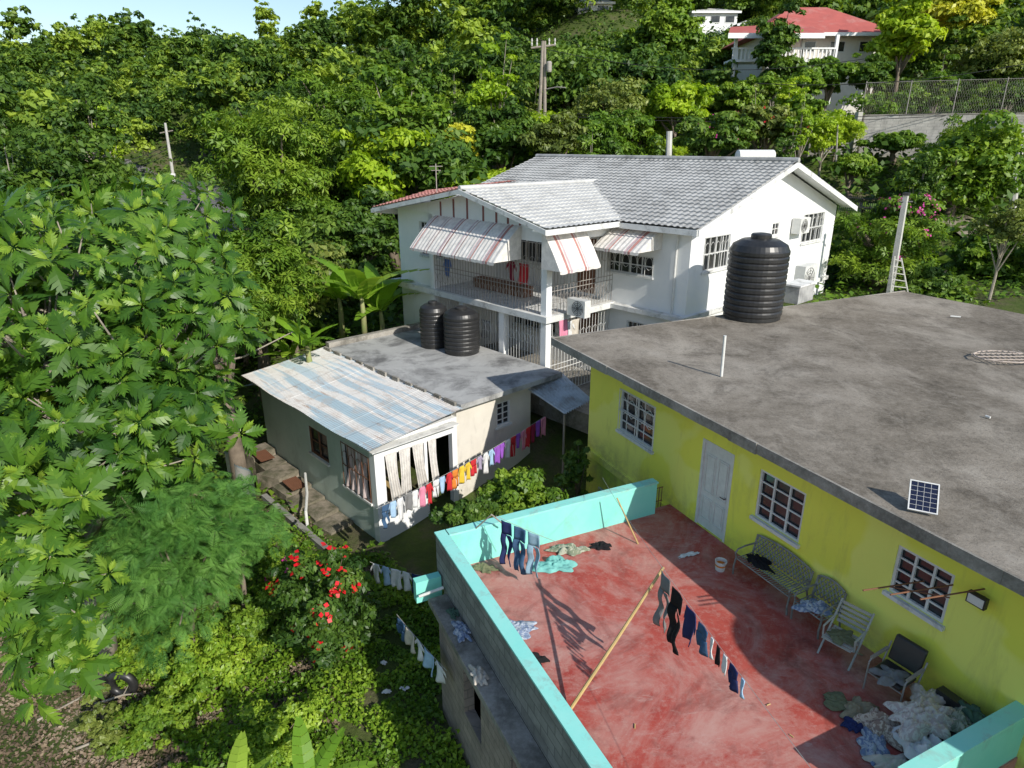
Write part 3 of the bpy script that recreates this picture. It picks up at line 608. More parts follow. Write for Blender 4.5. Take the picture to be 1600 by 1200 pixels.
def awning(fr,a0,a1,b,d,zt,out,zb,label):
    mb=MB(); n=int((a1-a0)/.05)
    def fn(s,t):
        w=.012*math.sin(s*n*math.pi/2*1.0)
        return fr(a0+(a1-a0)*s,b-d*out*t,zt+(zb-zt)*t**1.25+w)
    pat=[0,0,0,0,0,1,0,2,0,0,0,0]
    def mf(s,t): return pat[int(s*(a1-a0)/.07)%12]
    mb.grid(fn,n,8,mf=mf)
    for a in (a0,a1):
        k=8; P=[fr(a,b-d*out*t/k,zt+(zb-zt)*(t/k)**1.25) for t in range(k+1)]
        mb.add(P+[fr(a,b,zb-.0)],[list(range(k+2))])
    mb.grid(lambda s,t:fr(a0+(a1-a0)*s,b-d*(out+.005),zb-.1*t*(.75+.25*abs(math.sin(s*n*.4)))),n,1,mf=mf)
    return mb.build('awning',[cA,cB,cC],wh,label=label,recalc=False)
t0=onq(680,338,QF-.02); t1=onq(815,350,QF-.02)
awning(PQ,min(t0[0],t1[0]),max(t0[0],t1[0]),QF-.03,1,5.42,1.25,4.3,'large striped awning over the balcony front')
awning(SW,15.6,17.6,PB-.03,1,5.35,.85,4.15,'striped awning over the balcony side')
awning(PQ,qA[0]-.3,min(qA[1]+1.0,PB-.05),QM-.02,1,5.28,1.3,4.62,'striped awning over the right-hand window')
def bars(fr,a0,a1,b,z0,z1,step,mat,name,curl=True,root=wh,rails=(.0,.33,.4,1)):
    g=MB(); n=int((a1-a0)/step)
    for i in range(n+1):
        a=a0+(a1-a0)*i/n; g.tube([fr(a,b,z0),fr(a,b,z1)],.012,4)
    for f in rails: z=z0+(z1-z0)*f; g.tube([fr(a0,b,z),fr(a1,b,z)],.014,4)
    if curl:
        for i in range(0,n,2):
            a=a0+(a1-a0)*(i+1)/n
            for zc,rr in ((z0+(z1-z0)*.2,step*.8),(z0+(z1-z0)*.72,step*.9)):
                g.tube([fr(a+rr*math.cos(t*math.pi/4),b,zc+1.5*rr*math.sin(t*math.pi/4)) for t in range(9)],.008,4)
    return g.build(name,M[mat],root)
M['tin']=simple('grey painted iron',(.36,.33,.30),.6)
bars(PQ,PB+.26,PR-.25,QF+.05,2.5,4.9,.16,'tin','balcony_grille'); bars(SW,QF+.26,QM,PB+.05,2.5,4.9,.16,'tin','balcony_grille')
bars(PQ,PB+.26,17.5,QF+.1,-.5,2.28,.14,'iron','porch_grille'); bars(PQ,17.76,19.8,QF+.1,-.5,2.28,.14,'iron','porch_grille'); bars(PQ,20.06,PR-.2,QF+.1,-.5,2.28,.14,'iron','porch_grille')
bars(SW,QF+.26,QM,PB+.1,-.5,2.28,.16,'iron','porch_grille')
mb=MB().fbox(PQ,PM,PE,QF,QM-.003,-1.2,-.5); mb.build('plinth',M['conc'],wh)
mb=MB().tube([PQ(PM+.5,QM-.06,5.3),PQ(PM+.5,QM-.06,-.5)],.04,8); mb.build('downpipe',M['plast'],wh)
mb=MB().fbox(PQ,17.9,20.9,QF+1.4,QF+1.9,2.51,2.9); mb.build('planter',M['rust'],wh)
def ac(label,fr,a0,a1,b0,b1,z0,z1,loc):
    t=thing('air_conditioner',label,'air conditioner',loc,'air conditioning units of the white house')
    mb=MB().fbox(fr,a0,a1,b0,b1,z0,z1); mb.build('casing',M['plast'],t)
    g=MB(); am=a0+(a1-a0)*.4; zm=(z0+z1)/2; r=min((z1-z0)*.42,(a1-a0)*.38); bb=b0-.01
    for rr in (1,.75,.5,.25): g.tube([fr(am+r*rr*math.cos(k*math.pi/8),bb,zm+r*rr*math.sin(k*math.pi/8)) for k in range(17)],.008,4)
    for k in range(4): g.tube([fr(am-r*math.cos(k*math.pi/4),bb,zm-r*math.sin(k*math.pi/4)),fr(am+r*math.cos(k*math.pi/4),bb,zm+r*math.sin(k*math.pi/4))],.007,4)
    g.build('fan_grille',M['dkiron'],t); return t
q,z=onp(1247,366,PM-.35); ac('air conditioner unit bracketed high on the white gable wall',SW,q,q+.85,PM-.4,PM-.05,z,z+.6,PQ(PM,q,z))
pA,zz=onq(905,465,QF+.8); ac('air conditioner unit on the balcony slab edge beside the corner column',PQ,pA-.35,pA+.45,QF+.7,QF+1.0,2.5,3.08,PQ(pA,QF+.8,2.5))
q,z=onp(1236,450,11.4); ac('air conditioner condenser standing right of the big black tank',SW,q-.1,q+1.0,10.9,11.3,z-.1,z+.9,PQ(11.2,q,z))
q,z=onp(1250,470,10.3); t=thing('utility_box','lower grey box beside the big black tank','box',PQ(10.2,q,z)); MB().fbox(SW,q-1.1,q+.1,9.9,10.5,z+.1,z+.7).build('casing',M['concl'],t); MB().fbox(SW,q-1.15,q+.15,9.85,10.55,z+.701,z+.76).build('lid',M['trim'],t)
sh=thing('solar_water_heater','white cylindrical solar water heater tank on the ridge of the tiled roof','water heater',PQ(13.9,26,7.2))
hc=Yp(1180,244,27.9); mb=MB(); dx=Vector((.78,.12,0)); mb.tube([hc-dx,hc-dx*.94,hc+dx*.94,hc+dx],[.12,.24,.24,.12],20); mb.build('cylinder',M['plast'],sh,smooth=False)
mb=MB(); 
for s in (-.5,.5): mb.tube([hc+dx*s-Vector((0,0,.25)),hc+dx*s-Vector((0,0,.75))],.03,6)
mb.build('stand',M['tin'],sh)
b0=PQ(21.8,16.3,6.0); mb=MB().tube([b0,b0+Vector((0,0,1.3))],.02,6); mb.tube([b0+Vector((-.25,0,1.2)),b0+Vector((.25,.1,1.2))],.012,5); mb.tube([b0+Vector((-.18,0,1.05)),b0+Vector((.18,.1,1.05))],.012,5); mb.build('antenna',M['tin'],label='thin roof antenna above the red tiled corner of the white house',cat='antenna')

# =====================================================  SMALL HOUSE
sm=thing('small_house','low house with rusty zinc and concrete slab roof below the white house','house',PQ(18,11.5,-2.9))
SQ0,SQ1,SP0,SP1=8.55,15.6,14.75,22.2; ZF=-3.0
lA=rect(onq,SQ0,(483,665),(512,683),(513,725),(484,703)); lB=rect(onq,SQ0,(535,690),(578,715),(580,785),(538,755))
fA=rect(onp,SP0,(602,712),(664,692),(664,765),(602,792)); fD=rect(onp,SP0,(668,690),(708,676),(708,790),(668,800)); fW=rect(onp,SP0,(776,632),(797,622),(797,660),(776,668))
fD=(fD[0]+.03,fD[1],ZF+.15,min(fD[3],-.2)); fA=(fA[0],fA[1],fA[2],min(fA[3],-.2))
mb=MB(); wall_holes(mb,PQ,SP0,SP1,SQ0,SQ0+.18,-3.6,.2,[lA,lB]); mb.fbox(PQ,SP1-.18,SP1,SQ0+.18,11.4,-3.6,.25); mb.build('side_wall',M['grn'],sm)
mb=MB(); wall_holes(mb,SW,SQ0,11.45,SP0-.003,SP0+.18,-3.6,.25,[fA,fD]); mb.build('front_wall',M['white'],sm)
mb=MB(); wall_holes(mb,SW,11.45,14.6,SP0-.003,SP0+.18,-3.6,.58,[fW]); mb.fbox(PQ,SP0+.18,SP1,14.4,14.6,-3.6,.58); mb.fbox(PQ,SP0+.18,SP1,11.4,11.5,-.2,.58); mb.build('alley_wall',M['cream'],sm)
mb=MB().fbox(PQ,SP0-.02,SP0+.25,SQ0-.02,SQ0+.3,-3.6,.22); mb.build('corner_post',M['white'],sm)
mb=MB().fbox(PQ,SP0+1.5,SP1-.3,SQ0+.6,11.3,-3.3,-2.9); mb.build('inner_floor',M['conc'],sm)
window(sm,PQ,lA,SQ0,1,1,1,mat='rust'); window(sm,PQ,lB,SQ0,1,1,0,mat='iron',gm='rust',grille=4)
window(sm,SW,fW,SP0,1,1,3,mat='iron')
mb=MB()
def zn(s,t):
    p=14.3+(22.75-14.3)*s; q=8.15+(11.35-8.15)*t; sag=.03*math.sin(p*1.7+q)+.02*math.sin(p*.6)
    lap=.008*(int(p/.78)%2)
    return PQ(p,q-(.12*noise.noise(Vector((int(p/.78),3,1))) if t==0 else 0),.3+.4*t+.009*math.sin(p*2*math.pi/.1)+sag*.9+lap)
mb.grid(zn,400,6); mb.build('zinc_roof',M['zinc'],sm,smooth=False,recalc=False)
mb=MB().fbox(PQ,14.42,22.4,8.3,11.3,.14,.17); mb.build('ceiling_board',M['trim'],sm)
mb=MB(); mb.fbox(PQ,14.4,22.6,11.36,15.75,.6,.76); mb.build('slab_roof',M['concl'],sm)
for k in range(11): 
    a=14.6+k*.75; e=random.Random(k).uniform(.25,.6); MB().fbox(PQ,a,a+e,11.28,11.355,.64,.80).build('kerb_block',M['conc'],sm)
MB().fbox(PQ,22.35,22.6,11.4,15.7,.761,.95).build('slab_kerb',M['conc'],sm)
mb=MB(); mb.grid(lambda s,t:PQ(22.3+1.1*s,8.3+1.9*t,.05-.35*s+.02*math.sin(t*80)),2,60); mb.build('side_canopy',M['zinc'],sm,recalc=False)
cn=thing('alley_canopy','small corrugated metal canopy on posts in the alley behind the slab roof','canopy',G(870,640,-2.5))
c4=[G(818,604,.38),G(878,582,.6),G(926,624,.45),G(882,647,.2)]
mb=MB(); mb.grid(lambda s,t:(c4[0].lerp(c4[1],t)).lerp(c4[3].lerp(c4[2],t),s)+Vector((0,0,.035*math.sin(t*75))),2,150); mb.build('sheet',pm('grey zinc',(.56,.60,.63),(.40,.44,.47),rough=.6,bump=.05,metal=.05,dirt=(.24,.18,.14),dirt_scale=2,dirt_lo=.48,dirt_hi=.66),cn,recalc=False)
for c in (c4[3],c4[2],c4[0]): mb=MB().tube([Vector((c.x,c.y,-3.4)),c-Vector((0,0,.02))],.035,8); mb.build('post',M['postw'],cn)
def curtain(fr,a0,a1,b,z0,z1,n,mat,label=None,name='curtain',root=sm,tw=0):
    mb=MB(); mb.grid(lambda s,t:fr(a0+(a1-a0)*(s*(1-.2*math.sin(t*3))+.1*math.sin(t*3))+tw*t*t,b-.08*t*t+.05*math.sin(s*n*6.28)*(.3+t),z1+(z0-z1)*t),n*8,8); return mb.build(name,mat,root,label=label,smooth=True,recalc=False)
cc=cloth('curtain white',(.76,.73,.69)); w=(fA[1]-fA[0])/3
for i in range(3): curtain(SW,fA[0]+w*i+.03,fA[0]+w*(i+1)-.04,SP0-.03,fA[2]+.02*i,fA[3]+.05,4,cc,name='curtain',tw=(.10,-.08,.12)[i])
curtain(SW,fD[0]+.02,fD[0]+.32,SP0-.03,fD[2]+.9,fD[3]+.05,2,cc,name='curtain',tw=.1)
curtain(PQ,lB[0]+.1,lB[1]-.1,SQ0+.06,lB[2]+.05,lB[3]-.05,4,cloth('curtain pink',(.62,.50,.48)))
MB().fbox(PQ,SP0+1.2,SP0+1.9,9.2,10.0,-2.9,-2.1).build('cupboard',M['wood'],sm)
M['path']=pm('path concrete',(.34,.29,.23),(.2,.17,.13),scale=1.6,rough=.95,bump=.8,dirt=(.07,.075,.04),dirt_scale=1.7,dirt_lo=.42,dirt_hi=.6,dirt_amt=.85)
def slab(name,A,B,C,D,th,mat,**k):
    P=[Vector(x) for x in (A,B,C,D)]; Q=[x-Vector((0,0,th)) for x in P]; return MB().prism(P,Q).build(name,mat,**k)
for i in range(9):
    rs=random.Random(i); p0=22.3-i*.88; z=-2.25-.10*i+rs.uniform(-.06,.06); e=rs.uniform(-.25,.2); e2=rs.uniform(-.25,.2)
    slab('path',PQ(p0,8.5,z),PQ(p0-.82,8.5,z+.03),PQ(p0-.86,7.6+e,z-.06),PQ(p0+rs.uniform(-.05,.05),7.6+e2,z-.02),1.2,M['path'],kind='structure')
mb=MB().fbox(PQ,15.0,19.6,7.1,7.28,-4.2,-2.75); mb.build('low_wall',M['block'],label='low mossy retaining wall along the path left of the small house',cat='wall')
mb=MB(); mb.tube([PQ(19.0,8.4,-2.2),PQ(17.9,7.9,-2.3),PQ(17.0,7.4,-2.35),PQ(16.9,7.35,-3.2)],.045,8); mb.build('pipe',M['plast'],label='white plastic drain pipe crossing the path to the low wall',cat='pipe')
mb=MB(); mb.grid(lambda s,t:PQ(19.5+2.5*s,6.9+.1*math.sin(s*9),-3.2+1.25*t+.015*math.sin(s*90)),80,2); mb.build('zinc_fence',M['zinc'],label='rusty corrugated zinc fence beside the path',cat='fence',recalc=False)
for k,(p_,q_) in enumerate(((20.8,8.0),(18.6,8.05))):
    z=-2.25-.1*k*2.4; mb=MB(); mb.grid(lambda s,t:PQ(p_+.8*s,q_-.3+.5*t,z+.05+.012*math.sin(t*60)+.05*s),3,50); mb.build('loose_zinc_sheet',M['rust'],label=['loose rusty zinc sheet lying at the far end of the path','loose rusty zinc sheet lying halfway down the path'][k],cat='metal sheet',recalc=False)
slab('yard',PQ(14.7,8.2,-2.98),PQ(14.7,15.5,-2.98),PQ(11.6,15.5,-2.98),PQ(11.6,8.2,-2.98),.5,M['path'],kind='structure')
tank('water_tank','slimmer black water tank at the back left of the concrete slab roof',G(679,540,.765),.52,1.75,'twin tanks on the slab roof',9)
tank('water_tank','wider black water tank at the front right of the tank pair on the slab roof',G(722,549,.765),.66,1.72,'twin tanks on the slab roof',9)

# =====================================================  FURNITURE
def chair_lattice(name,label,w,mat,loc,rot):
    t=thing(name,label,'bench' if w>1 else 'chair',loc,'cast metal garden seats along the yellow wall',local=True,rotz=rot)
    s=MB()
    for i in range(int(w/.06)+1):
        x=-w/2+i*w/int(w/.06); s.tube([(x,-.24,.43),(x,0,.415),(x,.24,.43)],.014,4)
    for y in (-.24,-.1,.05,.24): s.tube([(-w/2,y,.43),(w/2,y,.43)],.014,4)
    s.build('seat',mat,t)
    b=MB(); 
    arch=lambda x:.86+.09*math.cos(x/w*math.pi)
    n=18; b.tube([(-w/2,-.25,.43)]+[(-w/2+w*i/n,-.33,arch(-w/2+w*i/n)) for i in range(n+1)]+[(w/2,-.25,.43)],.024,6)
    k=int(w/.085)
    for i in range(-4,k+4):
        x0=-w/2+i*w/k
        for dx_ in (.28,-.28):
            pts=[]
            for j in range(9):
                f=j/8; x=x0+dx_*f; z=.47+(.46)*f
                if -w/2<=x<=w/2 and z<=arch(x): pts.append((x,-.255-.07*f,z))
            if len(pts)>1: b.tube(pts,.013,4)
    b.build('backrest',mat,t)
    for sx in (-1,1):
        x=sx*w/2
        l=MB().tube([(x,.22,.43),(x*1.01,.26,.2),(x*1.02,.24,0)],.02,6); l.build('leg',mat,t)
        l=MB().tube([(x,-.24,.43),(x*1.01,-.3,.2),(x*1.02,-.34,0)],.02,6); l.build('leg',mat,t)
        a=MB().tube([(x,-.29,.66),(x,0,.67),(x,.2,.64),(x,.26,.56),(x,.22,.43)],.02,6); a.build('armrest',mat,t)
    t.scale=(.92,.92,.88)
    return t
RW=AU+math.pi/2
def place(u,v): return UV(u,v,0)
chair_lattice('garden_bench','ornate cast metal garden bench against the yellow wall right of the door',1.45,M['alum'],place(7.5,8.95),RW)
chair_lattice('garden_chair','ornate cast metal chair with clothes on its seat, next to the bench',.62,M['alum'],place(6.42,8.95),RW)
def slat_chair(loc,rot):
    t=thing('slatted_chair','pale slatted folding chair with olive clothes on it, third seat along the wall','chair',loc,local=True,rotz=rot)
    pl=simple('aged grey plastic',(.45,.45,.41),.6)
    s=MB()
    for i in range(6): y=-.2+i*.085; s.box(-.25,.25,y,y+.055,.41,.43)
    s.build('seat',pl,t); b=MB()
    for i in range(5):
        z=.5+i*.09; y=-.24-(z-.43)*.3; b.box(-.25,.25,y-.01,y+.01,z,z+.06)
    b.build('backrest',pl,t)
    for sx in (-1,1):
        x=.27*sx
        MB().tube([(x,.26,0),(x,-.05,.45),(x,-.38,.95)],.018,6).build('leg',pl,t)
        MB().tube([(x*.93,-.3,0),(x*.93,.22,.42)],.018,6).build('leg',pl,t)
        MB().tube([(x,-.26,.66),(x,.22,.64),(x,.18,.4)],.018,6).build('armrest',pl,t)
    t.scale=(.95,.95,.85)
slat_chair(place(5.7,8.75),RW+.25)
def office_chair(name,label,loc,rot):
    t=thing(name,label,'chair',loc,local=True,rotz=rot)
    s=MB(); s.box(-.25,.25,-.22,.26,.42,.5); o=s.build('seat',M['blackleather'],t); bv=o.modifiers.new('b','BEVEL'); bv.width=.03; bv.segments=3
    b=MB(); b.fbox(lambda a,b_,c:Vector((a,b_-.28*(c-.5),c)),-.25,.25,-.28,-.2,.52,.98); o=b.build('backrest',M['blackleather'],t); bv=o.modifiers.new('b','BEVEL'); bv.width=.03; bv.segments=3
    for sx in (-1,1):
        x=.29*sx
        MB().tube([(x,.24,0),(x,.24,.62),(x,.2,.66),(x,-.28,.66)],.014,6,0).build('frame_tube',M['tin'],t)
        MB().tube([(x,-.36,0),(x,-.2,.42),(x,-.33,.8)],.014,6,0).build('leg',M['tin'],t)
        MB().box(x-.025,x+.025,-.26,.2,.67,.70).build('armrest',M['postw'],t)
    MB().tube([(-.29,.24,.4),(.29,.24,.4)],.012,6).build('crossbar',M['tin'],t); t.scale=(.95,.95,.85); return t
office_chair('padded_armchair','black padded armchair with metal frame facing the terrace, clothes on its seat',place(4.78,8.72),RW+.1)
sf=thing('low_sofa','low dark sofa mostly buried under the laundry pile at the terrace end','sofa',UV(4.0,8.6,0))
MB().fbox(UV,3.55,4.3,8.25,9.0,.08,.26).build('seat',M['blackleather'],sf); MB().fbox(UV,3.55,4.3,9.0,9.15,.08,.42).build('backrest',M['blackleather'],sf)
c=G(1125,890,0); bt=thing('bucket','small white paint bucket on the red floor by the door','bucket',c)
MB().lathe(c,[(.09,0),(.115,.2),(.12,.21),(.108,.21),(.085,.03)],20).build('tub',M['plast'],bt); MB().lathe(c,[(.1055,.1),(.1085,.14)],20).build('band',cm('orange'),bt)
MB().tube([c+Vector((.118*math.cos(a),.118*math.sin(a)*.3-.05,.2-.09*math.sin(a))) for a in [k*math.pi/8 for k in range(9)]],.004,4).build('handle',M['iron'],bt)
pb=G(886,1116,0.0); pt=G(1037,886,1.9); MB().tube([pb,pb.lerp(pt,.5)+Vector((0,0,-.02)),pt],[.028,.026,.022],8).build('bamboo_pole',M['wood'],label='long bamboo pole leaning up from the terrace floor to the clothesline',cat='pole')
A=G(997,850,0);B=G(964,778,1.0); MB().tube([A,B],[.018,.014],6).build('prop_stick',M['wood'],label='thin stick leaning on the turquoise back parapet',cat='stick')
for k,(a,b) in enumerate((((743,826,.8),(768,804,1.25)),((768,804,1.25),(790,822,.85)))):
    MB().tube([G(*a),G(*b)],.016,6).build('corner_stick',M['postw'],label=['left leg of the stick prop at the parapet corner','right leg of the stick prop at the parapet corner'][k],cat='stick')
for k,(px,py,l_,a_) in enumerate(((1198,1102,.07,.4),(992,1138,.08,1.4),(1240,1152,.06,2.2))):
    c=G(px,py,.012); MB().tube([c,c+Vector((math.cos(a_)*l_,math.sin(a_)*l_,0))],.010,5).build('clothes_peg',M['wood'],label=['small wooden peg on the floor under the white socks','small wooden peg near the lower part of the bamboo pole','small wooden peg nearest the laundry pile'][k],cat='clothes peg')

# =====================================================  CLOTHES
def sagline(A,B,s,n=16): return [A.lerp(B,i/n)-Vector((0,0,s*4*(i/n)*(1-i/n))) for i in range(n+1)]
def clothesline(A,B,s,label,r=.006): MB().tube(sagline(A,B,s),r,4).build('clothesline',M['cord'],label=label,cat='clothesline')
def garment(kind,A,B,L,mat,label,cat,seed=0,group=None):
    r=random.Random(seed); A=Vector(A);B=Vector(B); w=(B-A).length; X=(B-A)/w; N=X.cross(Vector((0,0,1))).normalized(); D=Vector((0,0,-1))
    ph=r.uniform(0,6); amp=.12*w
    def pt(s,t):
        return A+X*(s*w)+D*(t*L)+N*(amp*(.25+t)*math.sin(s*7+ph+t*2)+.02)+X*(.03*w*math.sin(t*6+ph))
    mb=MB()
    if kind=='trousers':
        mb.grid(lambda s,t:pt(.08+.84*s,t*.28),10,4)
        for c in (0,1):
            mb.grid(lambda s,t:pt((.06+.42*s if c==0 else .52+.42*s)+(t*(-.04 if c==0 else .04))+(.06*t*(1-2*s)),.28+.72*t)+N*(.03*math.sin(t*9+c*2)),6,12)
    elif kind=='shirt':
        mb.grid(lambda s,t:pt(.18+.64*s,t),10,8)
        mb.grid(lambda s,t:pt(.18-.22*s,.02+.28*s+.24*t*(1-.2*s)),4,3); mb.grid(lambda s,t:pt(.82+.22*s,.02+.28*s+.24*t*(1-.2*s)),4,3)
    elif kind=='shorts':
        mb.grid(lambda s,t:pt(.05+.9*s,t*.4),8,3)
        for c in (0,1): mb.grid(lambda s,t:pt((.0+.46*s if c==0 else .54+.46*s),.4+.6*t),5,4)
    elif kind=='sock':
        mb.grid(lambda s,t:pt(.2+.6*s+(.5*max(0,t-.65)),t),5,8)
    else:
        mb.grid(lambda s,t:pt(s,t*(1+.05*math.sin(s*9+ph))),12,10)
    o=mb.build(kind,mat,label=label,cat=cat,group=group,smooth=True,recalc=False)
    sl=o.modifiers.new('s','SOLIDIFY'); sl.thickness=.012
    return o
LA=G(1030,880,1.95); LB=G(1160,1052,1.9); dirn=(LB-LA).normalized(); LE=LB+dirn*3.2
clothesline(UV(T1+.05,7.3,1.2),LA,.05,'clothesline from the back parapet to the bamboo pole',.004); clothesline(LA,LE,.05,'clothesline stretched over the terrace carrying dark trousers and socks',.004)
items=[('trousers','grey',.32,.95,'grey trousers first from the far end of the terrace clothesline'),('trousers','black',.36,1.0,'black trousers second on the terrace clothesline'),('shirt','navy',.34,.55,'navy shirt hanging after the black trousers on the terrace clothesline'),('shorts','denim',.26,.4,'denim shorts in the middle of the terrace clothesline'),('sock','white',.12,.3,'first white sock after the denim shorts on the terrace line'),('sock','black',.12,.28,'black sock pegged between two white socks'),('sock','white',.12,.28,'white sock just past the black sock on the terrace line'),('shorts','navy',.2,.32,'small navy briefs near the near end of the terrace line'),('sock','sky',.12,.25,'pale blue sock, last item on the terrace clothesline')]
s=.12
for i,(k,c,w,L,lab) in enumerate(items):
    a=LA+dirn*s-Vector((0,0,.03)); b=a+dirn*w; garment(k,a,b,L,cm(c),lab,'clothing',i); s+=w+.04
JA=G(775,806,1.3); JB=G(868,846,1.3); clothesline(JA,JB,.02,'short clothesline over the back left corner of the terrace')
d=(JB-JA).normalized(); s=.14
for i,(k,c,w,L) in enumerate((('trousers','navy',.28,.95),('trousers','denim',.32,.98),('trousers','pale_denim',.3,.9))):
    a=JA+d*s-Vector((0,0,.02)); garment(k,a,a+d*w,L,cm(c),['dark navy jeans hanging nearest the parapet corner','mid blue jeans hanging second from the parapet corner','pale faded jeans hanging over the turquoise tarp'][i],'clothing',20+i); s+=w+.02
A=G(588,795,-.55); B=G(852,650,-.25); clothesline(A,B,.12,'long clothesline of small bright clothes beside the small house')
pts=sagline(A,B,.12,40); N_=27
seq=['denim','sky','white','grey','white','pink','red','white','sky','red','orange','yellow','yellow','red','lilac','white','sky','purple','purple','white','red','purple','pink','red','maroon','purple','pink']
knd=['trousers','shirt','shirt','towel','shirt','shirt','shirt','shorts','shirt','shirt','shorts','shirt','shirt','shorts','shirt','shirt','shirt','towel','shirt','shirt','shorts','shirt','shirt','towel','shirt','shirt','towel']
def ordn(i): return ['first','second','third','fourth','fifth','sixth','seventh','eighth','ninth','tenth','eleventh','twelfth','thirteenth','fourteenth','fifteenth','sixteenth','seventeenth','eighteenth','nineteenth','twentieth','twenty-first','twenty-second','twenty-third','twenty-fourth','twenty-fifth','twenty-sixth','twenty-seventh'][i]
def onl(t): f=t*40; i=min(39,int(f)); return pts[i].lerp(pts[i+1],f-i)
for i in range(N_):
    t0=.02+i*.0362; t1=t0+.0358
    garment(knd[i],onl(t0),onl(t1),random.Random(i).uniform(.42,.68),cm(seq[i]),'%s %s, %s from the left on the long alley clothesline'%(seq[i].replace('_',' '),knd[i],ordn(i)),'clothing',40+i,'small clothes on the alley clothesline')
A=G(578,878,-1.3); B=G(662,900,-1.2); clothesline(A,B,.03,'clothesline left of the turquoise stub wall')
for i,(k,c) in enumerate((('shirt','white'),('shirt','sky'),('towel','white'),('shirt','white'),('shorts','navy'))):
    a=A.lerp(B,.03+i*.19); b=A.lerp(B,.03+i*.19+.185); garment(k,a,b,.5,cm(c),'%s %s, %s on the short line left of the turquoise stub wall'%(c,k,ordn(i)),'clothing',80+i)
A=G(620,960,-1.2); B=G(698,1048,-1.2); clothesline(A,B,.03,'low clothesline beside the lower block wall')
for i,(k,c) in enumerate((('shorts','denim'),('towel','cream'),('shirt','white'),('towel','sky'),('shirt','white'))):
    a=A.lerp(B,.03+i*.19); b=A.lerp(B,.03+i*.19+.185); garment(k,a,b,.42,cm(c),'%s %s, %s on the low line beside the block wall'%(c,k,ordn(i)),'clothing',90+i)
for i,(px,py,c,k) in enumerate(((873,500,'pink','towel'),(884,503,'white','shirt'),(893,500,'cream','towel'),(700,405,'blue','shirt'),(800,408,'maroon','shirt'),(820,412,'red','towel'),(760,500,'grey','towel'))):
    if i in (0,1,2): q_,z_=onp(px,py,PB-.1); A=PQ(PB-.1,q_,z_); B=PQ(PB-.1,q_+.4,z_)
    else: p_,z_=onq(px,py,QF+.3); A=PQ(p_+.25,QF+.3,z_); B=PQ(p_-.25,QF+.3,z_)
    garment(k,A,B,.7,cm(c),'%s %s hanging behind the %s grille of the white house'%(c,k,'ground floor' if i in (0,1,2,6) else 'balcony'),'clothing',110+i)
def crumple(c,rx,ry,h,mat,label,cat='clothes',seed=0,rot=0,name='crumpled_clothes'):
    r=random.Random(seed); mb=MB(); n=30; o=Vector((r.uniform(0,90),r.uniform(0,90),0)); cr_,sr_=math.cos(rot),math.sin(rot)
    def fn(s,t):
        a=s*2*math.pi; rr=t*(1+.8*noise.noise(Vector((math.cos(a)*1.9,math.sin(a)*1.9,0))+o))
        x=rr*math.cos(a)*rx; y=rr*math.sin(a)*ry
        f=abs(noise.noise(Vector((x*4,y*10,0))+o))*1.3+abs(noise.noise(Vector((x*13,y*7,3))+o))*.4
        z=h*(max(0,1-t*t))**.5*(.5+1.0*f)+.012
        return Vector(c)+Vector((x*cr_-y*sr_,x*sr_+y*cr_,z+abs(noise.noise(Vector((x*11,y*11,8))+o))*.04))
    mb.grid(fn,64,20); return mb.build(name,mat,label=label,cat=cat,smooth=True,recalc=False)
def pat_cloth(name,c1,c2,sc=9):
    m,nt,b=nmat(name); v=geo_vec(nt); c=ramp(nt,noise_n(nt,v,sc,2,.5,2),[(.45,c1),(.55,c2)]); nt.links.new(c,b.inputs['Base Color']); b.inputs['Roughness'].default_value=.9; return m
pc1=pat_cloth('patterned sheet',(.66,.61,.54),(.52,.42,.38),10); pc2=pat_cloth('blue patterned cloth',(.40,.44,.50),(.16,.21,.33),9); pc3=pat_cloth('green patterned cloth',(.36,.37,.29),(.18,.21,.14),9); pc4=pat_cloth('brown patterned cloth',(.55,.46,.37),(.28,.2,.16),12)
crumple(G(868,885,0),.42,.24,.12,cm('teal'),'turquoise tarp heaped on the floor under the pale jeans',seed=1)
crumple(G(885,862,0),.38,.22,.11,pc3,'green patterned clothes spread at the foot of the back parapet',seed=2)
crumple(G(938,855,0),.22,.14,.07,cm('black'),'small dark garment on the floor near the back parapet',seed=3)
crumple(G(1075,868,0),.25,.07,.0,cm('white'),'thin white rag lying flat before the door',seed=31,rot=.5)
crumple(G(806,982,0),.36,.2,.06,pc2,'blue grey patterned clothes lying along the left parapet',seed=4)
crumple(G(826,1032,0),.25,.17,.11,cm('black'),'black bundle on the floor by the left parapet',seed=5)
crumple(G(757,890,0),.22,.14,.08,cm('olive'),'olive cloth in the back left corner of the terrace',seed=6)
crumple(UV(7.85,9.0,.38),.3,.16,.07,cm('black'),'dark clothing lying on the ornate bench seat',seed=7,rot=2)
crumple(UV(6.42,8.88,.38),.26,.2,.10,pc2,'white and blue clothes on the ornate chair',seed=8)
crumple(UV(5.7,8.7,.36),.22,.2,.06,cm('olive'),'olive garment on the slatted chair seat',seed=9)
crumple(UV(4.74,8.6,.42),.24,.2,.07,cm('grey'),'grey folded clothes on the black armchair seat',seed=10)
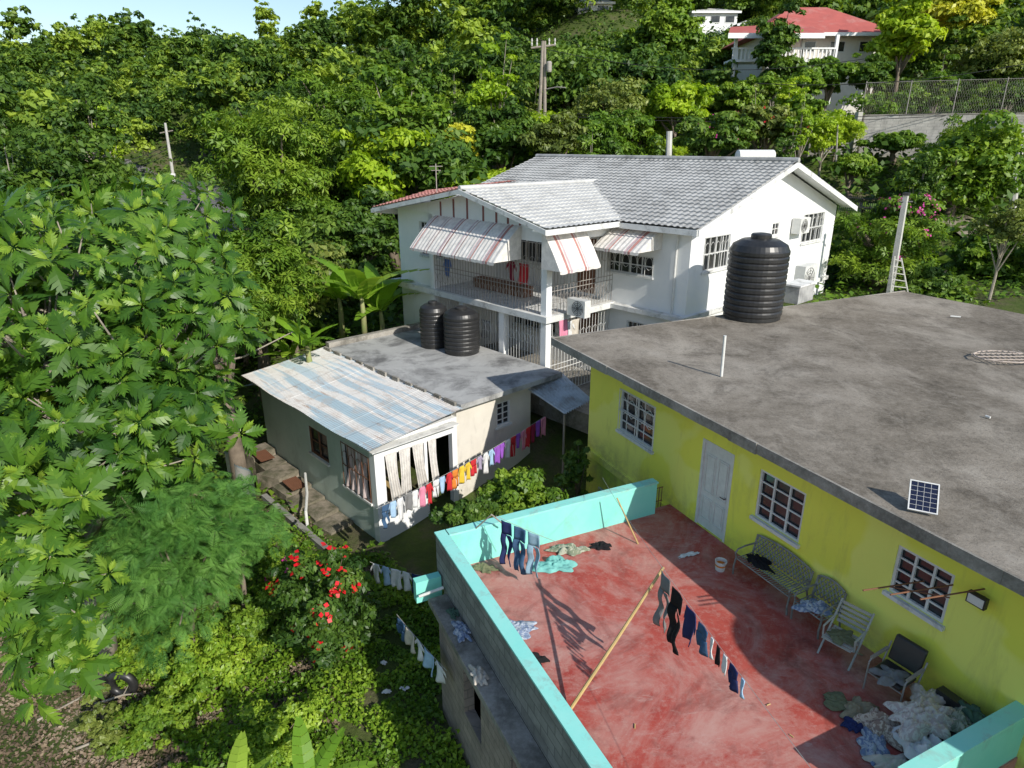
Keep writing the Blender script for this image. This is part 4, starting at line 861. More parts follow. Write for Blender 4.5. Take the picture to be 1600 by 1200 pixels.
pile=[((4.1,8.45,.26),.46,.34,.16,pc1,'big patterned beige sheet on top of the laundry pile'),((4.3,8.8,.26),.34,.2,.12,cm('cream'),'cream sheet draped at the back of the laundry pile'),((3.75,8.85,.26),.34,.28,.16,pc3,'green patterned cloth at the right of the laundry pile'),((3.85,8.1,.10),.4,.28,.2,cm('white'),'white sheet at the right front of the laundry pile'),((4.35,8.05,.02),.36,.26,.2,pc4,'brown patterned cloth at the left front of the laundry pile'),((4.75,8.0,0),.30,.2,.12,cm('khaki'),'khaki shirt lying left of the laundry pile'),((4.25,7.65,0),.32,.2,.09,pc2,'blue patterned cloth on the floor below the laundry pile'),((3.7,9.0,.40),.26,.12,.12,cm('dark_green'),'dark green cloth behind the laundry pile'),((5.0,7.85,.0),.26,.15,.06,cm('olive'),'olive cloth spilling left from the laundry pile'),((3.9,7.6,.0),.3,.2,.10,cm('cream'),'cream cloth at the bottom edge of the laundry pile'),((4.6,7.75,.0),.22,.17,.08,cm('navy'),'navy garment on the floor before the laundry pile')]
for i,((u_,v_,z),r_,rr_,h_,m_,lab) in enumerate(pile): crumple(UV(u_,v_,z),r_,rr_,h_,m_,lab,seed=50+i,rot=i*.7)
crumple(G(722,988,-.26),.28,.14,.08,pc2,'blue and white cloth drying on the outer ledge',seed=11,rot=2)
crumple(G(747,1056,-.26),.22,.12,.08,cm('cream'),'cream cloth drying on the outer ledge further down',seed=12,rot=2)
crumple(G(708,960,-.26),.16,.1,.05,cm('dark_green'),'dark cloth at the far end of the outer ledge',seed=13,rot=2)
for i,(px,py) in enumerate(((600,1040),(632,1080),(510,1082),(604,1085),(640,1005))):
    c=ground_px(px,py)+Vector((0,0,.06)); crumple(c,.09,.06,.04,cm('white'),['white plastic scrap on the shaded yard near the low line','white bag furthest right on the shaded yard','white scrap at the edge of the vines','small white bag in the middle of the shaded yard','white paper just below the short clothesline'][i],'litter',seed=60+i,name='litter')

# =====================================================  BACKGROUND BUILDINGS, POLES
def far_house(root,x0,x1,y0,y1,z0,z1,wallm,roofm,rh,hip=.35,ov=.8,wins=3,storeys=2):
    mb=MB(); mb.box(x0,x1,y0,y1,z0-2,z1); mb.build('wall',wallm,root)
    X0,X1,Y0,Y1=x0-ov,x1+ov,y0-ov,y1+ov; r0=X0+(X1-X0)*hip; r1=X1-(X1-X0)*hip; ym=(Y0+Y1)/2
    mb=MB().add([(X0,Y0,z1),(X1,Y0,z1),(X1,Y1,z1),(X0,Y1,z1),(r0,ym,z1+rh),(r1,ym,z1+rh)],[(0,1,5,4),(1,2,5),(2,3,4,5),(3,0,4),(0,3,2,1)]); mb.build('roof',roofm,root)
    mb=MB().box(X0,X1,Y0-.05,Y0,z1-.25,z1+.02); mb.build('fascia',M['white'],root)
    hs=(z1-z0)/storeys
    for s_ in range(storeys):
        for i in range(wins):
            a=x0+(x1-x0)*(i+.5)/wins; z=z0+hs*s_+hs*.4
            mb=MB().box(a-.7,a+.7,y0-.04,y0-.003,z,z+hs*.4); w=mb.build('window',M['iron'],root); MB().box(a-.6,a+.6,y0-.06,y0-.041,z+.1,z+hs*.4-.1).build('pane',M['glass'],w)
RY=66
c=Yp(1262,112,RY); rh_=thing('red_roofed_house','large hillside house with red hipped roof and white balconies','house',c)
wL=Yp(1190,110,RY).x; wR=Yp(1370,110,RY).x; zb=Yp(1262,128,RY).z; zt=Yp(1262,54,RY).z
rr1=pm('red sheet roof',(.46,.12,.10),(.38,.10,.085),scale=1,rough=.8,dirt=(.5,.3,.26),dirt_scale=.5)
far_house(rh_,wL,wR,RY,RY+9,zb-1,zt,pm('pale house wall',(.74,.71,.64),(.66,.63,.58)),rr1,2.9,hip=.36,ov=1.1,wins=4)
MB().box(wL-3.5,wR-5,RY-2.2,RY-.1,(zb+zt)/2-.5,(zb+zt)/2-.3).build('balcony_floor',M['white'],rh_)
mb=MB(); 
for i in range(26): x=wL-3.4+i*.35; mb.box(x,x+.12,RY-2.15,RY-2.05,(zb+zt)/2-.3,(zb+zt)/2+.5)
mb.box(wL-3.5,wR-5,RY-2.2,RY-2,(zb+zt)/2+.5,(zb+zt)/2+.62); mb.build('balcony_railing',M['white'],rh_)
for i in range(4): x=wL-3.3+i*2.9; MB().box(x,x+.25,RY-2.15,RY-1.9,zb-2,zt-.3).build('column',M['white'],rh_)
MB().add([(wL-4.2,RY-3,zt-.5),(wL+4,RY-3,zt-.3),(wL+4,RY+2,zt+1.2),(wL-2.6,RY+2,zt+.9)],[(0,1,2,3)]).build('verandah_roof',rr1,rh_)
MB().box(wL-4.2,wL+4,RY-3.06,RY-3.0,zt-.7,zt-.3).build('verandah_fascia',M['white'],rh_)
c=Yp(1115,48,105); a0=Yp(1082,48,105).x; a1=Yp(1150,48,105).x
t=thing('white_cottage','small plain white house high on the far hillside left of the red roof','house',c); far_house(t,a0,a1,105,111,c.z,Yp(1115,18,105).z,M['white'],M['tilel'],.9,ov=.4,wins=3,storeys=1)
c=Yp(925,28,115); a0=Yp(903,28,115).x; a1=Yp(956,28,115).x
t=thing('hilltop_house','partly hidden pale house at the top centre of the hillside','house',c); far_house(t,a0,a1,115,121,c.z,Yp(925,4,115).z,M['white'],M['tilel'],1.2,ov=.4,wins=2,storeys=1)
c=Yp(960,40,112); a0=Yp(925,45,112).x; a1=Yp(1000,45,112).x
MB().box(a0,a1,112,112.3,c.z-1,c.z+.7).build('retaining_wall',M['blockl'],label='pale retaining wall below the hilltop house',cat='wall')
c=Yp(1185,45,98); a0=Yp(1155,48,98).x; a1=Yp(1225,48,98).x
t=thing('grey_roofed_house','low grey roofed house behind the left end of the red roof','house',c); far_house(t,a0,a1,98,104,c.z-1,Yp(1185,38,98).z,M['cream'],M['tile'],1.0,ov=.5,wins=2,storeys=1)
Wl=Yp(1345,218,50); Wr=Yp(1640,218,46)
bw=thing('block_garden_wall','long grey concrete block wall on the right hillside under the mesh fence','wall',Wl)
def WF(a,b,z): p=Wl.lerp(Wr,a); return Vector((p.x,p.y+b,Wl.z+z))
MB().fbox(WF,0,1,0,.2,-1.8,1.55).build('block_wall',M['blockl'],bw)
MB().fbox(WF,0,1,-.03,.23,1.551,1.63).build('coping',M['conc'],bw)
MB().fbox(WF,-.045,-.02,-.2,.3,-2,1.8).build('gate_pier',M['cream'],bw,label='pale gate pier at the wall end')
MB().fbox(WF,-.30,-.047,0,.2,-2,-.2).build('low_section',M['blockl'],bw)
fe=thing('mesh_fence','tall wire mesh fence standing above the block garden wall','fence',Wl)
fz0,fz1=1.65,3.7
mb=MB()
for i in range(80):
    a=i/79; mb.tube([WF(a,.5,fz0),WF(min(1,a+.07),.5,fz1)],.003,3); mb.tube([WF(a,.5,fz0),WF(max(0,a-.07),.5,fz1)],.003,3)
mb.build('mesh',M['tin'],fe)
for i in range(5): MB().tube([WF(i/4,.5,fz0-.5),WF(i/4,.5,fz1+.1)],.03,6).build('post',M['tin'],fe)
MB().tube([WF(0,.5,fz1),WF(1,.5,fz1)],.015,5).build('rail',M['tin'],fe)
def wires(A,B,s,label,n=20,r=.02): MB().tube([A.lerp(B,i/n)-Vector((0,0,s*4*(i/n)*(1-i/n))) for i in range(n+1)],r,4).build('power_line',M['wire'],label=label,cat='power line')
c=Yp(850,190,52); tp=thing('utility_pole','twin pole utility structure with crossarm on the wooded slope behind the white house','utility pole',c)
for xa,xb in ((840,848),(853,851)):
    a=Yp(xa,195,52); b=Yp(xb,64,52); MB().tube([a-Vector((0,0,4)),b],[.15,.10],8).build('pole',M['postw'],tp)
a=Yp(830,75,52); b=Yp(868,70,52); MB().tube([a,b],.07,6).build('crossarm',M['postw'],tp)
for px in (831,839,858,867):
    a=Yp(px,72,52); MB().lathe(a,[(.04,0),(.07,.12),(.04,.24),(.07,.34),(.03,.5)],8).build('insulator',M['postc'],tp)
MB().lathe(Yp(858,103,51.7),[(.16,-.4),(.19,-.3),(.19,.2),(.14,.3)],12).build('transformer',M['tin'],tp)
MB().tube([Yp(850,140,52),Yp(870,136,51.5),Yp(884,137,51.2)],.04,6).build('lamp_arm',M['tin'],tp)
c=Yp(272,285,80); tp=thing('utility_pole','leaning utility pole beside the far road on the left','utility pole',c)
MB().tube([c-Vector((0,0,1)),Yp(258,192,80)],[.2,.13],8).build('pole',M['postc'],tp); MB().tube([Yp(250,208,80),Yp(270,204,80)],.07,6).build('crossarm',M['postw'],tp); MB().box(c.x-.4,c.x+.4,c.y-.3,c.y-.2,c.z-.2,c.z+1).build('base_marker',M['white'],tp)
for k,(y0,y1) in enumerate(((206,252),(212,262),(220,275))): wires(Yp(260,y0+22,80),Yp(20,y1,62),1.2,['upper','middle','lowest'][k]+' power line running left from the leaning road pole',r=.03)
wires(Yp(850,76,52),Yp(1350,92,50),1.0,'power line from the twin pole towards the red roofed house')
wires(Yp(1180,130,48),Yp(1640,92,46),.6,'power line crossing in front of the mesh fence')
for k,py in enumerate((176,181)): wires(Yp(870,py,50),Yp(1560,py-6,48),.5,['upper','lower'][k]+' sagging cable across the hillside garden',r=.02)
c=Yp(1393,455,27); a=c-Vector((0,0,2.5)); b=Yp(1416,303,27)
t=thing('concrete_pole','leaning pale concrete pole behind the yellow house roof','pole',a); MB().tube([a,b],[.17,.12],4).build('shaft',M['postc'],t); MB().lathe(b,[(.14,-.05),(.14,.04),(.03,.06)],8).build('cap',M['dkiron'],t); MB().tube([b-Vector((.2,0,.3)),b+Vector((.3,0,-.3))],.04,6).build('crosspiece',M['dkiron'],t)
t=thing('ladder','metal ladder leaning against the concrete pole','ladder',c+Vector((.3,-.2,0)))
l0=Yp(1418,455,26.6); l1=Yp(1408,403,26.8); r0_=Yp(1392,452,26.6); r1_=Yp(1398,400,26.8)
for A,B in ((l0-(l1-l0)*.6,l1),(r0_-(r1_-r0_)*.6,r1_)): MB().tube([A,B],.03,6).build('rail',M['postc'],t)
for i in range(7): f=-.3+i*.2; MB().tube([l0.lerp(l1,f),r0_.lerp(r1_,f)],.02,5).build('rung',M['postc'],t)
c=Yp(1305,275,44); MB().tube([c,Yp(1309,195,44)],[.06,.04],6).build('garden_post',M['tin'],label='thin grey post beside the person by the garden wall',cat='post')
c=Yp(1590,310,40); MB().tube([c-Vector((0,0,2)),Yp(1597,205,40)],[.22,.18],8).build('gate_post',M['postc'],label='pale post at the right frame edge below the garden wall',cat='post')
c=Yp(1045,243,38); MB().tube([c,Yp(1046,205,38)],.16,8).build('stone_post',M['postc'],label='stubby pale post behind the tiled roof',cat='post')
t=thing('iron_fence','low black iron fence between the white gable and the bushes','fence',Yp(1340,322,36))
fa=Yp(1312,322,36);fb=Yp(1378,326,36)
for i in range(22): p=fa.lerp(fb,i/21); MB().tube([p-Vector((0,0,.3)),p+Vector((0,0,.55))],.02,4).build('picket',M['dkiron'],t)
for dz in (0,.45): MB().tube([fa+Vector((0,0,dz)),fb+Vector((0,0,dz))],.025,4).build('rail',M['dkiron'],t)
tank('water_tank','low black tank half hidden among the bushes right of the concrete pole',Yp(1490,408,36),.95,1.0,n=4)
strip('garden_path',draped([Yp(1225,232,46),Yp(1270,240,44),Yp(1320,255,42),Yp(1380,268,40)],4,.35),1.8,M['path'])
strip('driveway',draped([Yp(1420,330,42),Yp(1475,360,38),Yp(1560,410,34),Yp(1660,470,30)],4,.3),2.4,M['path'])
slab('lawn',Yp(1305,345,34),Yp(1345,345,34),Yp(1345,322,38),Yp(1310,322,38),.3,pm('mown grass',(.12,.20,.03),(.18,.25,.05),scale=3,rough=1,bump=.3),kind='structure')
def person(base,h,label):
    t=thing('person',label,'person',base)
    J={'pelvis':(0,0,.52),'chest':(0,.01,.72),'neck':(0,0,.835),'head':(0,-.01,.93),'ls':(-.11,0,.80),'rs':(.11,0,.80),'le':(-.14,.01,.62),'re':(.14,.01,.62),'lh':(-.13,-.04,.48),'rh':(.13,-.04,.48),'lk':(-.055,-.01,.28),'rk':(.055,-.01,.28),'lf':(-.06,.0,.03),'rf':(.06,.0,.03),'lt':(-.065,-.07,.015),'rt':(.065,-.07,.015)}
    R={'pelvis':.075,'chest':.085,'neck':.035,'head':.055,'ls':.04,'rs':.04,'le':.03,'re':.03,'lh':.022,'rh':.022,'lk':.04,'rk':.04,'lf':.025,'rf':.025,'lt':.02,'rt':.02}
    E=[('pelvis','chest'),('chest','neck'),('neck','head'),('chest','ls'),('chest','rs'),('ls','le'),('rs','re'),('le','lh'),('re','rh'),('pelvis','lk'),('pelvis','rk'),('lk','lf'),('rk','rf'),('lf','lt'),('rf','rt')]
    def skin(name,keys,edges,rs,mat):
        me=bpy.data.meshes.new(name); bm=bmesh.new(); vs={}; 
        lay=bm.verts.layers.skin.verify()
        for k in keys: vs[k]=bm.verts.new(Vector(J[k])*h)
        for i,k in enumerate(keys): vs[k][lay].radius=(rs[k]*h,rs[k]*h); vs[k][lay].use_root=(i==0)
        for a_,b_ in edges: bm.edges.new((vs[a_],vs[b_]))
        bm.to_mesh(me); bm.free(); me.materials.append(mat); o=bpy.data.objects.new(name,me); COL.objects.link(o); o.parent=t
        o.modifiers.new('k','SKIN'); sb=o.modifiers.new('s','SUBSURF'); sb.levels=1; sb.render_levels=1; return o
    keys=list(J); skin('body',keys,E,R,simple('brown skin',(.12,.06,.04),.6))
    R2={k:R[k]*1.12 for k in R}
    skin('shirt',['chest','pelvis','ls','rs','le','re'],[('pelvis','chest'),('chest','ls'),('chest','rs'),('ls','le'),('rs','re')],{**R2,'chest':.1,'pelvis':.085},cm('blue'))
    skin('trousers',['pelvis','lk','rk','lf','rf'],[('pelvis','lk'),('pelvis','rk'),('lk','lf'),('rk','rf')],R2,cm('navy'))
    MB().lathe(Vector(base)+Vector((0,-.01*h+.01,.94*h)),[(.058*h,0),(.06*h,.02*h),(.04*h,.045*h),(.01*h,.055*h)],12).build('hair',M['dkiron'],t)
person(Yp(1296,236,47),1.7,'person in blue standing by the low end of the garden wall')

# =====================================================  VEGETATION
def whorl(n=7,L=1.0,asp=.26,droop=.35,seed=1):
    r=random.Random(seed); V=[];Q=[]
    for i in range(n):
        a=2*math.pi*i/n+r.uniform(-.3,.3); up=r.uniform(.0,.5); d=np.array([math.cos(a),math.sin(a),up]); d/=np.linalg.norm(d); s=np.array([-math.sin(a),math.cos(a),0])
        l=L*r.uniform(.75,1.1); b=len(V)
        V+= [d*l*.08,d*l*.55+s*l*asp*.5+np.array([0,0,-.05*l]),d*l+np.array([0,0,-droop*l]),d*l*.55-s*l*asp*.5+np.array([0,0,-.05*l])]
        Q.append([b,b+1,b+2,b+3])
    return np.array(V),np.array(Q)
WH=whorl()
def whorl_crown(rng,cen,R,nc,per,S,cr=(.2,.36),low=-.5,inner=.5,tmpl=WH):
    C,N,T,cc=crown_points(rng,cen,R,nc,per,cr,low,inner)
    n=len(C); Z=nrm(N); X=rng.normal(size=(n,3)); X-=Z*np.sum(X*Z,1,keepdims=True)
    V,Q=inst_arrays(tmpl[0],tmpl[1],C,X,Z,S*rng.uniform(.75,1.25,n)); return V,Q,np.repeat(T,len(tmpl[1]))+rng.normal(0,.07,len(Q)),cc
def link_mesh(name,me,parent=None,loc=(0,0,0)):
    o=bpy.data.objects.new(name,me); COL.objects.link(o)
    if parent is not None: o.parent=parent
    else: o.location=loc
    return o
def make_tree(name,label,cat,base,cen,R,nc,per,S,mat,bark='bark',r0=.22,style='leaf',group=None,nl=9,asp=.5,cr=(.2,.36),inner=.5,low=-.5,flower=None,seed=0):
    rg=np.random.default_rng(seed+100); base=Vector(base); t=thing(name,label,cat,base,group)
    c=Vector(cen)-base
    if style=='whorl': V,Q,T,cc=whorl_crown(rg,c,R,nc,per,S,cr,low,inner)
    else:
        C,N,T,cc=crown_points(rg,c,R,nc,per,cr,low,inner); V,Q=leaf_arrays(C,N,S*rg.uniform(.6,1.3,len(C)),asp,rg)
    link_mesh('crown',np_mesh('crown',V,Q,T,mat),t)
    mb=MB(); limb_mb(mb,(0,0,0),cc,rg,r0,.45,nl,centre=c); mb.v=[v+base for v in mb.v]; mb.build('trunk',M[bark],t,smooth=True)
    if flower:
        fm,fn_,fs,nper=flower
        k=rg.integers(0,len(Q),fn_*3); P=V[Q[k,2]]; fr_=np.argsort(-(P[:,2]-c[2])/R[2]+(P[:,1]-c[1])/R[1])[:fn_]; P=P[fr_]
        P=np.repeat(P,nper,0)+rg.normal(scale=fs*.5,size=(fn_*nper,3)); Nn=P-np.array(c)+rg.normal(scale=.3,size=P.shape)
        P=P+nrm(Nn)*.06
        FV,FQ=leaf_arrays(P,Nn,np.full(len(P),fs),.9,rg,0); link_mesh('blossom',np_mesh('blossom',FV,FQ,rg.uniform(.2,.9,len(FQ)),LF[fm]),t)
    return t
def tree_px(name,label,cat,px,py,Y,wr,hr,mat,S,nc=34,per=240,**k):
    c=Yp(px,py,Y); s=depth(c)/F; R=(wr*s,wr*s*.95,hr*s); b=(c.x,c.y+.2,min(tz(c.x,c.y),c.z-hr*s*.6)-.1)
    return make_tree(name,label,cat,b,c,R,nc,per,S,LF[mat],**k)
def bush_g(name,label,px,pbot,ptop,wr,mat,S,nc,per,**k):
    B=ground_px(px,pbot); top=Yp(px,ptop,B.y).z; h=max(.5,top-B.z); s=depth(B)/F
    kk=dict(low=-.98,cr=(.08,.24),inner=.15,r0=.04); kk.update(k)
    return make_tree(name,label,'bush',B-Vector((0,0,.1)),B+Vector((0,0,h*.48)),(wr*s,wr*s*.9,h*.52),nc,per,S,LF[mat],**kk)
ft=[
('glossy mid green mango tree left of the lime coloured crown','mango_tree',430,285,40,110,110,'mid',.42,'whorl'),
('bright lime green tree behind the left end of the tiled roof','lime_tree',610,265,41,90,68,'lime',.4,'leaf'),
('golden yellow green crown just above the left roof of the white house','golden_tree',708,225,44,46,32,'gold',.36,'leaf'),
('rounded green tree between mango tree and wooded ridge','broadleaf_tree',560,190,52,100,66,'mid',.5,'whorl'),
('dense mango tree above the left zinc corner of the small house','mango_tree',400,440,25,95,95,'mid',.3,'whorl'),
('green leaning tree behind the bananas left of the white house','broadleaf_tree',580,375,35,50,70,'dark',.3,'leaf'),
('shrubby dark tree in the gap left of the banana plants','shade_tree',500,400,36,75,75,'dark',.36,'leaf'),
('low mango crown behind the breadfruit tree top','mango_tree',330,480,20,70,90,'mid',.28,'whorl'),
('sunlit yellow green tree beside the far road bend','lime_tree',225,332,40,66,38,'lime',.36,'leaf'),
('dark green tree left of the twin utility poles','broadleaf_tree',790,215,46,60,50,'dark',.4,'leaf'),
('tall loose tree under the twin utility pole','broadleaf_tree',870,215,44,45,34,'olive',.36,'leaf'),
('large flowering bush filling the space right of the white gable','flowering_bush',1380,395,30,88,74,'mid',.24,'whorl'),
('spreading tree at the right below the block garden wall','broadleaf_tree',1500,275,38,95,75,'mid',.36,'leaf'),
('dark bush in front of the concrete pole base','broadleaf_bush',1460,450,27.5,50,30,'dark',.22,'leaf'),
('green bush at the right frame edge beyond the roof','broadleaf_bush',1555,400,31,65,60,'mid',.28,'leaf'),
('tall yellow green tree right of the red roof','lime_tree',1415,48,62,42,58,'lime',.5,'leaf'),
('yellow crowned tree at the top right','golden_tree',1490,28,68,48,42,'gold',.55,'leaf'),
('dark cone shaped tree standing before the red roofed house','evergreen_tree',1213,85,61,34,68,'dark',.4,'leaf'),
('bushy tree before the right end of the red roofed house','broadleaf_tree',1300,118,60,38,28,'mid',.42,'leaf'),
('low leafy tree hiding the lower right wall of the red roofed house','broadleaf_tree',1362,122,59,30,26,'dark',.42,'leaf'),
('small tree between the cone shaped tree and the balcony','broadleaf_tree',1255,128,58,30,24,'mid',.42,'leaf'),
('wide green tree left of the white hillside cottage','broadleaf_tree',1035,62,85,55,48,'mid',.6,'leaf'),
('garden tree with red blossom on the slope behind the tiled roof','flowering_tree',1200,200,47,55,38,'olive',.36,'leaf'),
('green garden shrub left of the person','garden_shrub',1250,190,50,30,38,'mid',.36,'leaf'),
('wide green tree on the slope right of the twin poles','broadleaf_tree',990,140,60,80,50,'dark',.48,'leaf'),
('small round tree on the garden slope behind the roof middle','broadleaf_tree',960,205,46,55,30,'mid',.36,'leaf'),
('bush with pink flowers on the slope behind the roof ridge','flowering_bush',1110,215,44,60,28,'dark',.36,'leaf'),
('light green tree directly below the balcony of the red roofed house','broadleaf_tree',1160,150,58,44,26,'mid',.4,'leaf'),
('pale green loose tree on the slope above the tiled roof','broadleaf_tree',1060,165,54,55,36,'lime',.42,'leaf'),
('low shrub against the left part of the block garden wall','garden_shrub',1400,224,47,42,14,'mid',.3,'leaf'),
('low shrub against the right part of the block garden wall','garden_shrub',1560,224,44,50,16,'olive',.3,'leaf'),
('green shrub growing at the gate pier','garden_shrub',1335,262,43,34,18,'mid',.3,'leaf'),
]
for i,(lab,nm,px,py,Y,wr,hr,mt,S,stl) in enumerate(ft):
    fl_=None
    if 'flower' in nm or 'blossom' in lab: fl_=('redf' if 'red' in lab else 'pinkf',40,.12,3)
    tree_px(nm,lab,'bush' if ('bush' in nm or 'shrub' in nm) else 'tree',px,py,Y,wr,hr,mt,S,nc=85 if stl=='leaf' else 75,per=140 if stl=='leaf' else 38,style=stl,flower=fl_,seed=i,r0=.18+.002*wr,cr=(.12,.32),inner=.3,low=-.85)
def bread_leaf():
    V=[];Q=[]
    z=lambda x,y:-.32*x*x-.45*y*y-.03
    L=[(.13,.17),(.27,.27),(.41,.32),(.55,.30),(.68,.22)]
    for sgn in (1,-1):
        for a,w in L:
            b=len(V)
            for (x,y) in ((a-.04,0),(a+.04,w*.65),(a+.20,w),(a+.10,0)): V.append((x,sgn*y,z(x,y)+(.03 if y==0 else 0)))
            Q.append([b,b+1,b+2,b+3] if sgn<0 else [b,b+3,b+2,b+1])
    b=len(V)
    for (x,y) in ((.76,0),(.84,.10),(1.06,0),(.84,-.10)): V.append((x,y,z(x,y)+.02))
    Q.append([b,b+3,b+2,b+1]); b=len(V)
    for (x,y) in ((0,.016),(.9,.008),(.9,-.008),(0,-.016)): V.append((x,y,z(x,y)+.04))
    Q.append([b,b+3,b+2,b+1])
    return np.array(V,float),np.array(Q)
BL=bread_leaf()
def rosette_tree(root,lobes,seed,S=.62,nleaf=9,mat='bread',bark='barkp',origin=None):
    rg=np.random.default_rng(seed); Vs=[];Qs=[];Ts=[];n0=0; mb=MB(); o=np.array(origin)
    fork=np.array(origin)+np.array([0,0,3.4])
    mb.tube([Vector(o),Vector(o+[.1,0,1.8]),Vector(fork)],[.3,.24,.2],10)
    for (c,R,nr) in lobes:
        c=np.array(c,float); R=np.array(R,float)
        main=fork+(c-fork)*.75; mb.tube([Vector(fork),Vector((fork+main)/2+[0,0,.3]),Vector(main)],[.15,.1,.07],8)
        d=nrm(rg.normal(size=(nr*2,3))); d=d[d[:,2]>-.75][:nr]
        P=c+d*R*(rg.uniform(.45,1.2,len(d))*(1+.28*np.sin(d[:,0]*5+d[:,2]*6+seed)))[:,None]
        for k in range(len(P)):
            tip=P[k]; dirv=nrm((tip-c+np.array([0,-.35*R[1],.9*R[2]])+rg.normal(scale=.38,size=3)*R)[None])[0]
            if k%2==0:
                st=main+(tip-main)*.25; e_=st+(tip-st)*.95; mid=(st+e_)/2-np.array([0,0,.15]); mb.tube([Vector(st),Vector(mid),Vector(e_)],[.035,.024,.012],5)
            ph=rg.uniform(0,6.28); sz=S*rg.uniform(.65,1.25); tn=rg.normal(.42,.17)
            a_=np.array([1,0,0]) if abs(dirv[0])<.8 else np.array([0,1,0]); x=np.cross(dirv,a_); x/=np.linalg.norm(x); y=np.cross(dirv,x)
            m=nleaf; th=ph+2.4*np.arange(m); el=np.linspace(-.1,1.15,m)+rg.normal(0,.12,m)
            X=np.cos(th)[:,None]*x*np.cos(el)[:,None]+np.sin(th)[:,None]*y*np.cos(el)[:,None]+dirv*np.sin(el)[:,None]
            Z=dirv[None]*np.cos(el)[:,None]-(np.cos(th)[:,None]*x+np.sin(th)[:,None]*y)*np.sin(el)[:,None]+rg.normal(scale=.25,size=(m,3))
            ss=sz*np.linspace(1.1,.45,m)*rg.uniform(.85,1.12,m)
            V,Q=inst_arrays(BL[0],BL[1],np.repeat(tip[None],m,0)+X*.05,X,Z,ss)
            Vs.append(V);Qs.append(Q+n0);n0+=len(V)
            tl=np.repeat(tn+np.concatenate([np.zeros(m-3),[.12,.3,.5]])+rg.normal(0,.12,m),len(BL[1])).reshape(m,-1); tl[:,-1]+=.4; Ts.append(tl.ravel()+rg.normal(0,.05,tl.size))
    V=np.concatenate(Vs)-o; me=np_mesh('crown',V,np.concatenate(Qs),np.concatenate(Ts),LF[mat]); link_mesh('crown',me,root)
    mb.build('trunk',M[bark],root,smooth=True)
def C3(px,py,Y): p=Yp(px,py,Y); return (p.x,p.y,p.z)
bo=(-9.6,12.6,tz(-9.6,12.6)-.2); bt_=thing('breadfruit_tree','huge breadfruit tree with big lobed leaves filling the left edge','tree',bo)
rosette_tree(bt_,[(C3(170,405,15.5),(3.1,2.4,1.3),125),(C3(50,470,14),(3,2.4,1.6),100),(C3(275,510,14.2),(1.8,2,1.4),80),(C3(165,600,12.8),(2.2,2,1.6),100),(C3(285,640,12.6),(.9,1.2,.9),34),(C3(70,700,11.5),(1.9,1.8,1.4),82),(C3(45,900,9.6),(1.1,1.2,1.1),50),(C3(75,1020,8.8),(.8,.8,.6),22),(C3(180,700,12.8),(1.1,1.2,.6),34),(C3(40,345,17),(2.5,2,.9),50),(C3(240,320,17.5),(1.4,1.5,.6),24)],5,S=.54,origin=bo)
def frond(n=12):
    V=[];Q=[]
    for i in range(n):
        x=.08+.9*i/n; w=.34*math.sin(math.pi*(.15+.8*i/n)); zz=-.35*x*x
        for s in (1,-1):
            b=len(V); V+=[(x,0,zz),(x+.05,s*w*.6,zz-.02),(x+.10,s*w,zz-.06),(x+.06,s*w*.2,zz)]; Q.append([b,b+1,b+2,b+3])
    return np.array(V,float),np.array(Q)
FR=frond()
def feather_tree(label,px,py,Y,wr,hr,S,nc,per,seed,name='feathery_tree'):
    rg=np.random.default_rng(seed); c=Yp(px,py,Y); s=depth(c)/F; b=Vector((c.x,c.y+.3,tz(c.x,c.y)-.2)); t=thing(name,label,'tree',b)
    cl=np.array(c-b); C,N,T,cc=crown_points(rg,cl,(wr*s,wr*s,hr*s),nc,per,(.07,.24),-.95,.3)
    n=len(C); Z=nrm(N*.6+np.array([.1,-.25,.9])+rg.normal(scale=.35,size=N.shape)); out=C-cl; X=out/np.linalg.norm(out,axis=1,keepdims=True)+rg.normal(scale=.8,size=(n,3)); X-=Z*np.sum(X*Z,1,keepdims=True)
    V,Q=inst_arrays(FR[0],FR[1],C,X,Z,S*rg.uniform(.7,1.3,n)); link_mesh('crown',np_mesh('crown',V,Q,np.repeat(T+rg.normal(0,.1,n),len(FR[1]))+rg.normal(0,.06,len(Q)),LF['feather']),t)
    mb=MB(); limb_mb(mb,(0,0,0),cc,rg,.09,.4,20,centre=cl); mb.v=[v+b for v in mb.v]; mb.build('trunk',M['bark'],t,smooth=True)
feather_tree('feathery green tree between breadfruit tree and small house',280,855,12.4,142,150,.30,150,26,8)
feather_tree('smaller feathery sapling behind the big feathery tree near the path',372,820,13.6,55,85,.28,60,22,9,'feathery_sapling')
tree_px('garden_shrub','leafy green shrub between the small house door and the terrace','bush',812,775,14.8,72,54,'mid',.15,nc=80,per=230,seed=41,r0=.06,asp=.55,cr=(.12,.3),inner=.2,low=-.95)
tree_px('garden_shrub','dark low shrub behind the turquoise back parapet','bush',735,808,13.6,52,26,'dark',.14,nc=40,per=200,seed=42,r0=.05,cr=(.12,.3),inner=.2,low=-.95)
tree_px('alley_bush','shaded bush in the alley beside the yellow house wall','bush',900,735,16.5,30,40,'dark',.15,nc=40,per=120,seed=52,r0=.05,cr=(.12,.3),inner=.2,low=-.95)
bush_g('hibiscus_bush','hibiscus bush with red flowers at the edge of the vines',515,1045,858,76,'dark',.13,120,170,seed=43,flower=('redf',30,.12,6))
bush_g('bougainvillea','small bougainvillea with magenta blossom by the retaining wall',445,930,838,42,'vine',.12,50,110,seed=44,flower=('pinkf',16,.07,6))
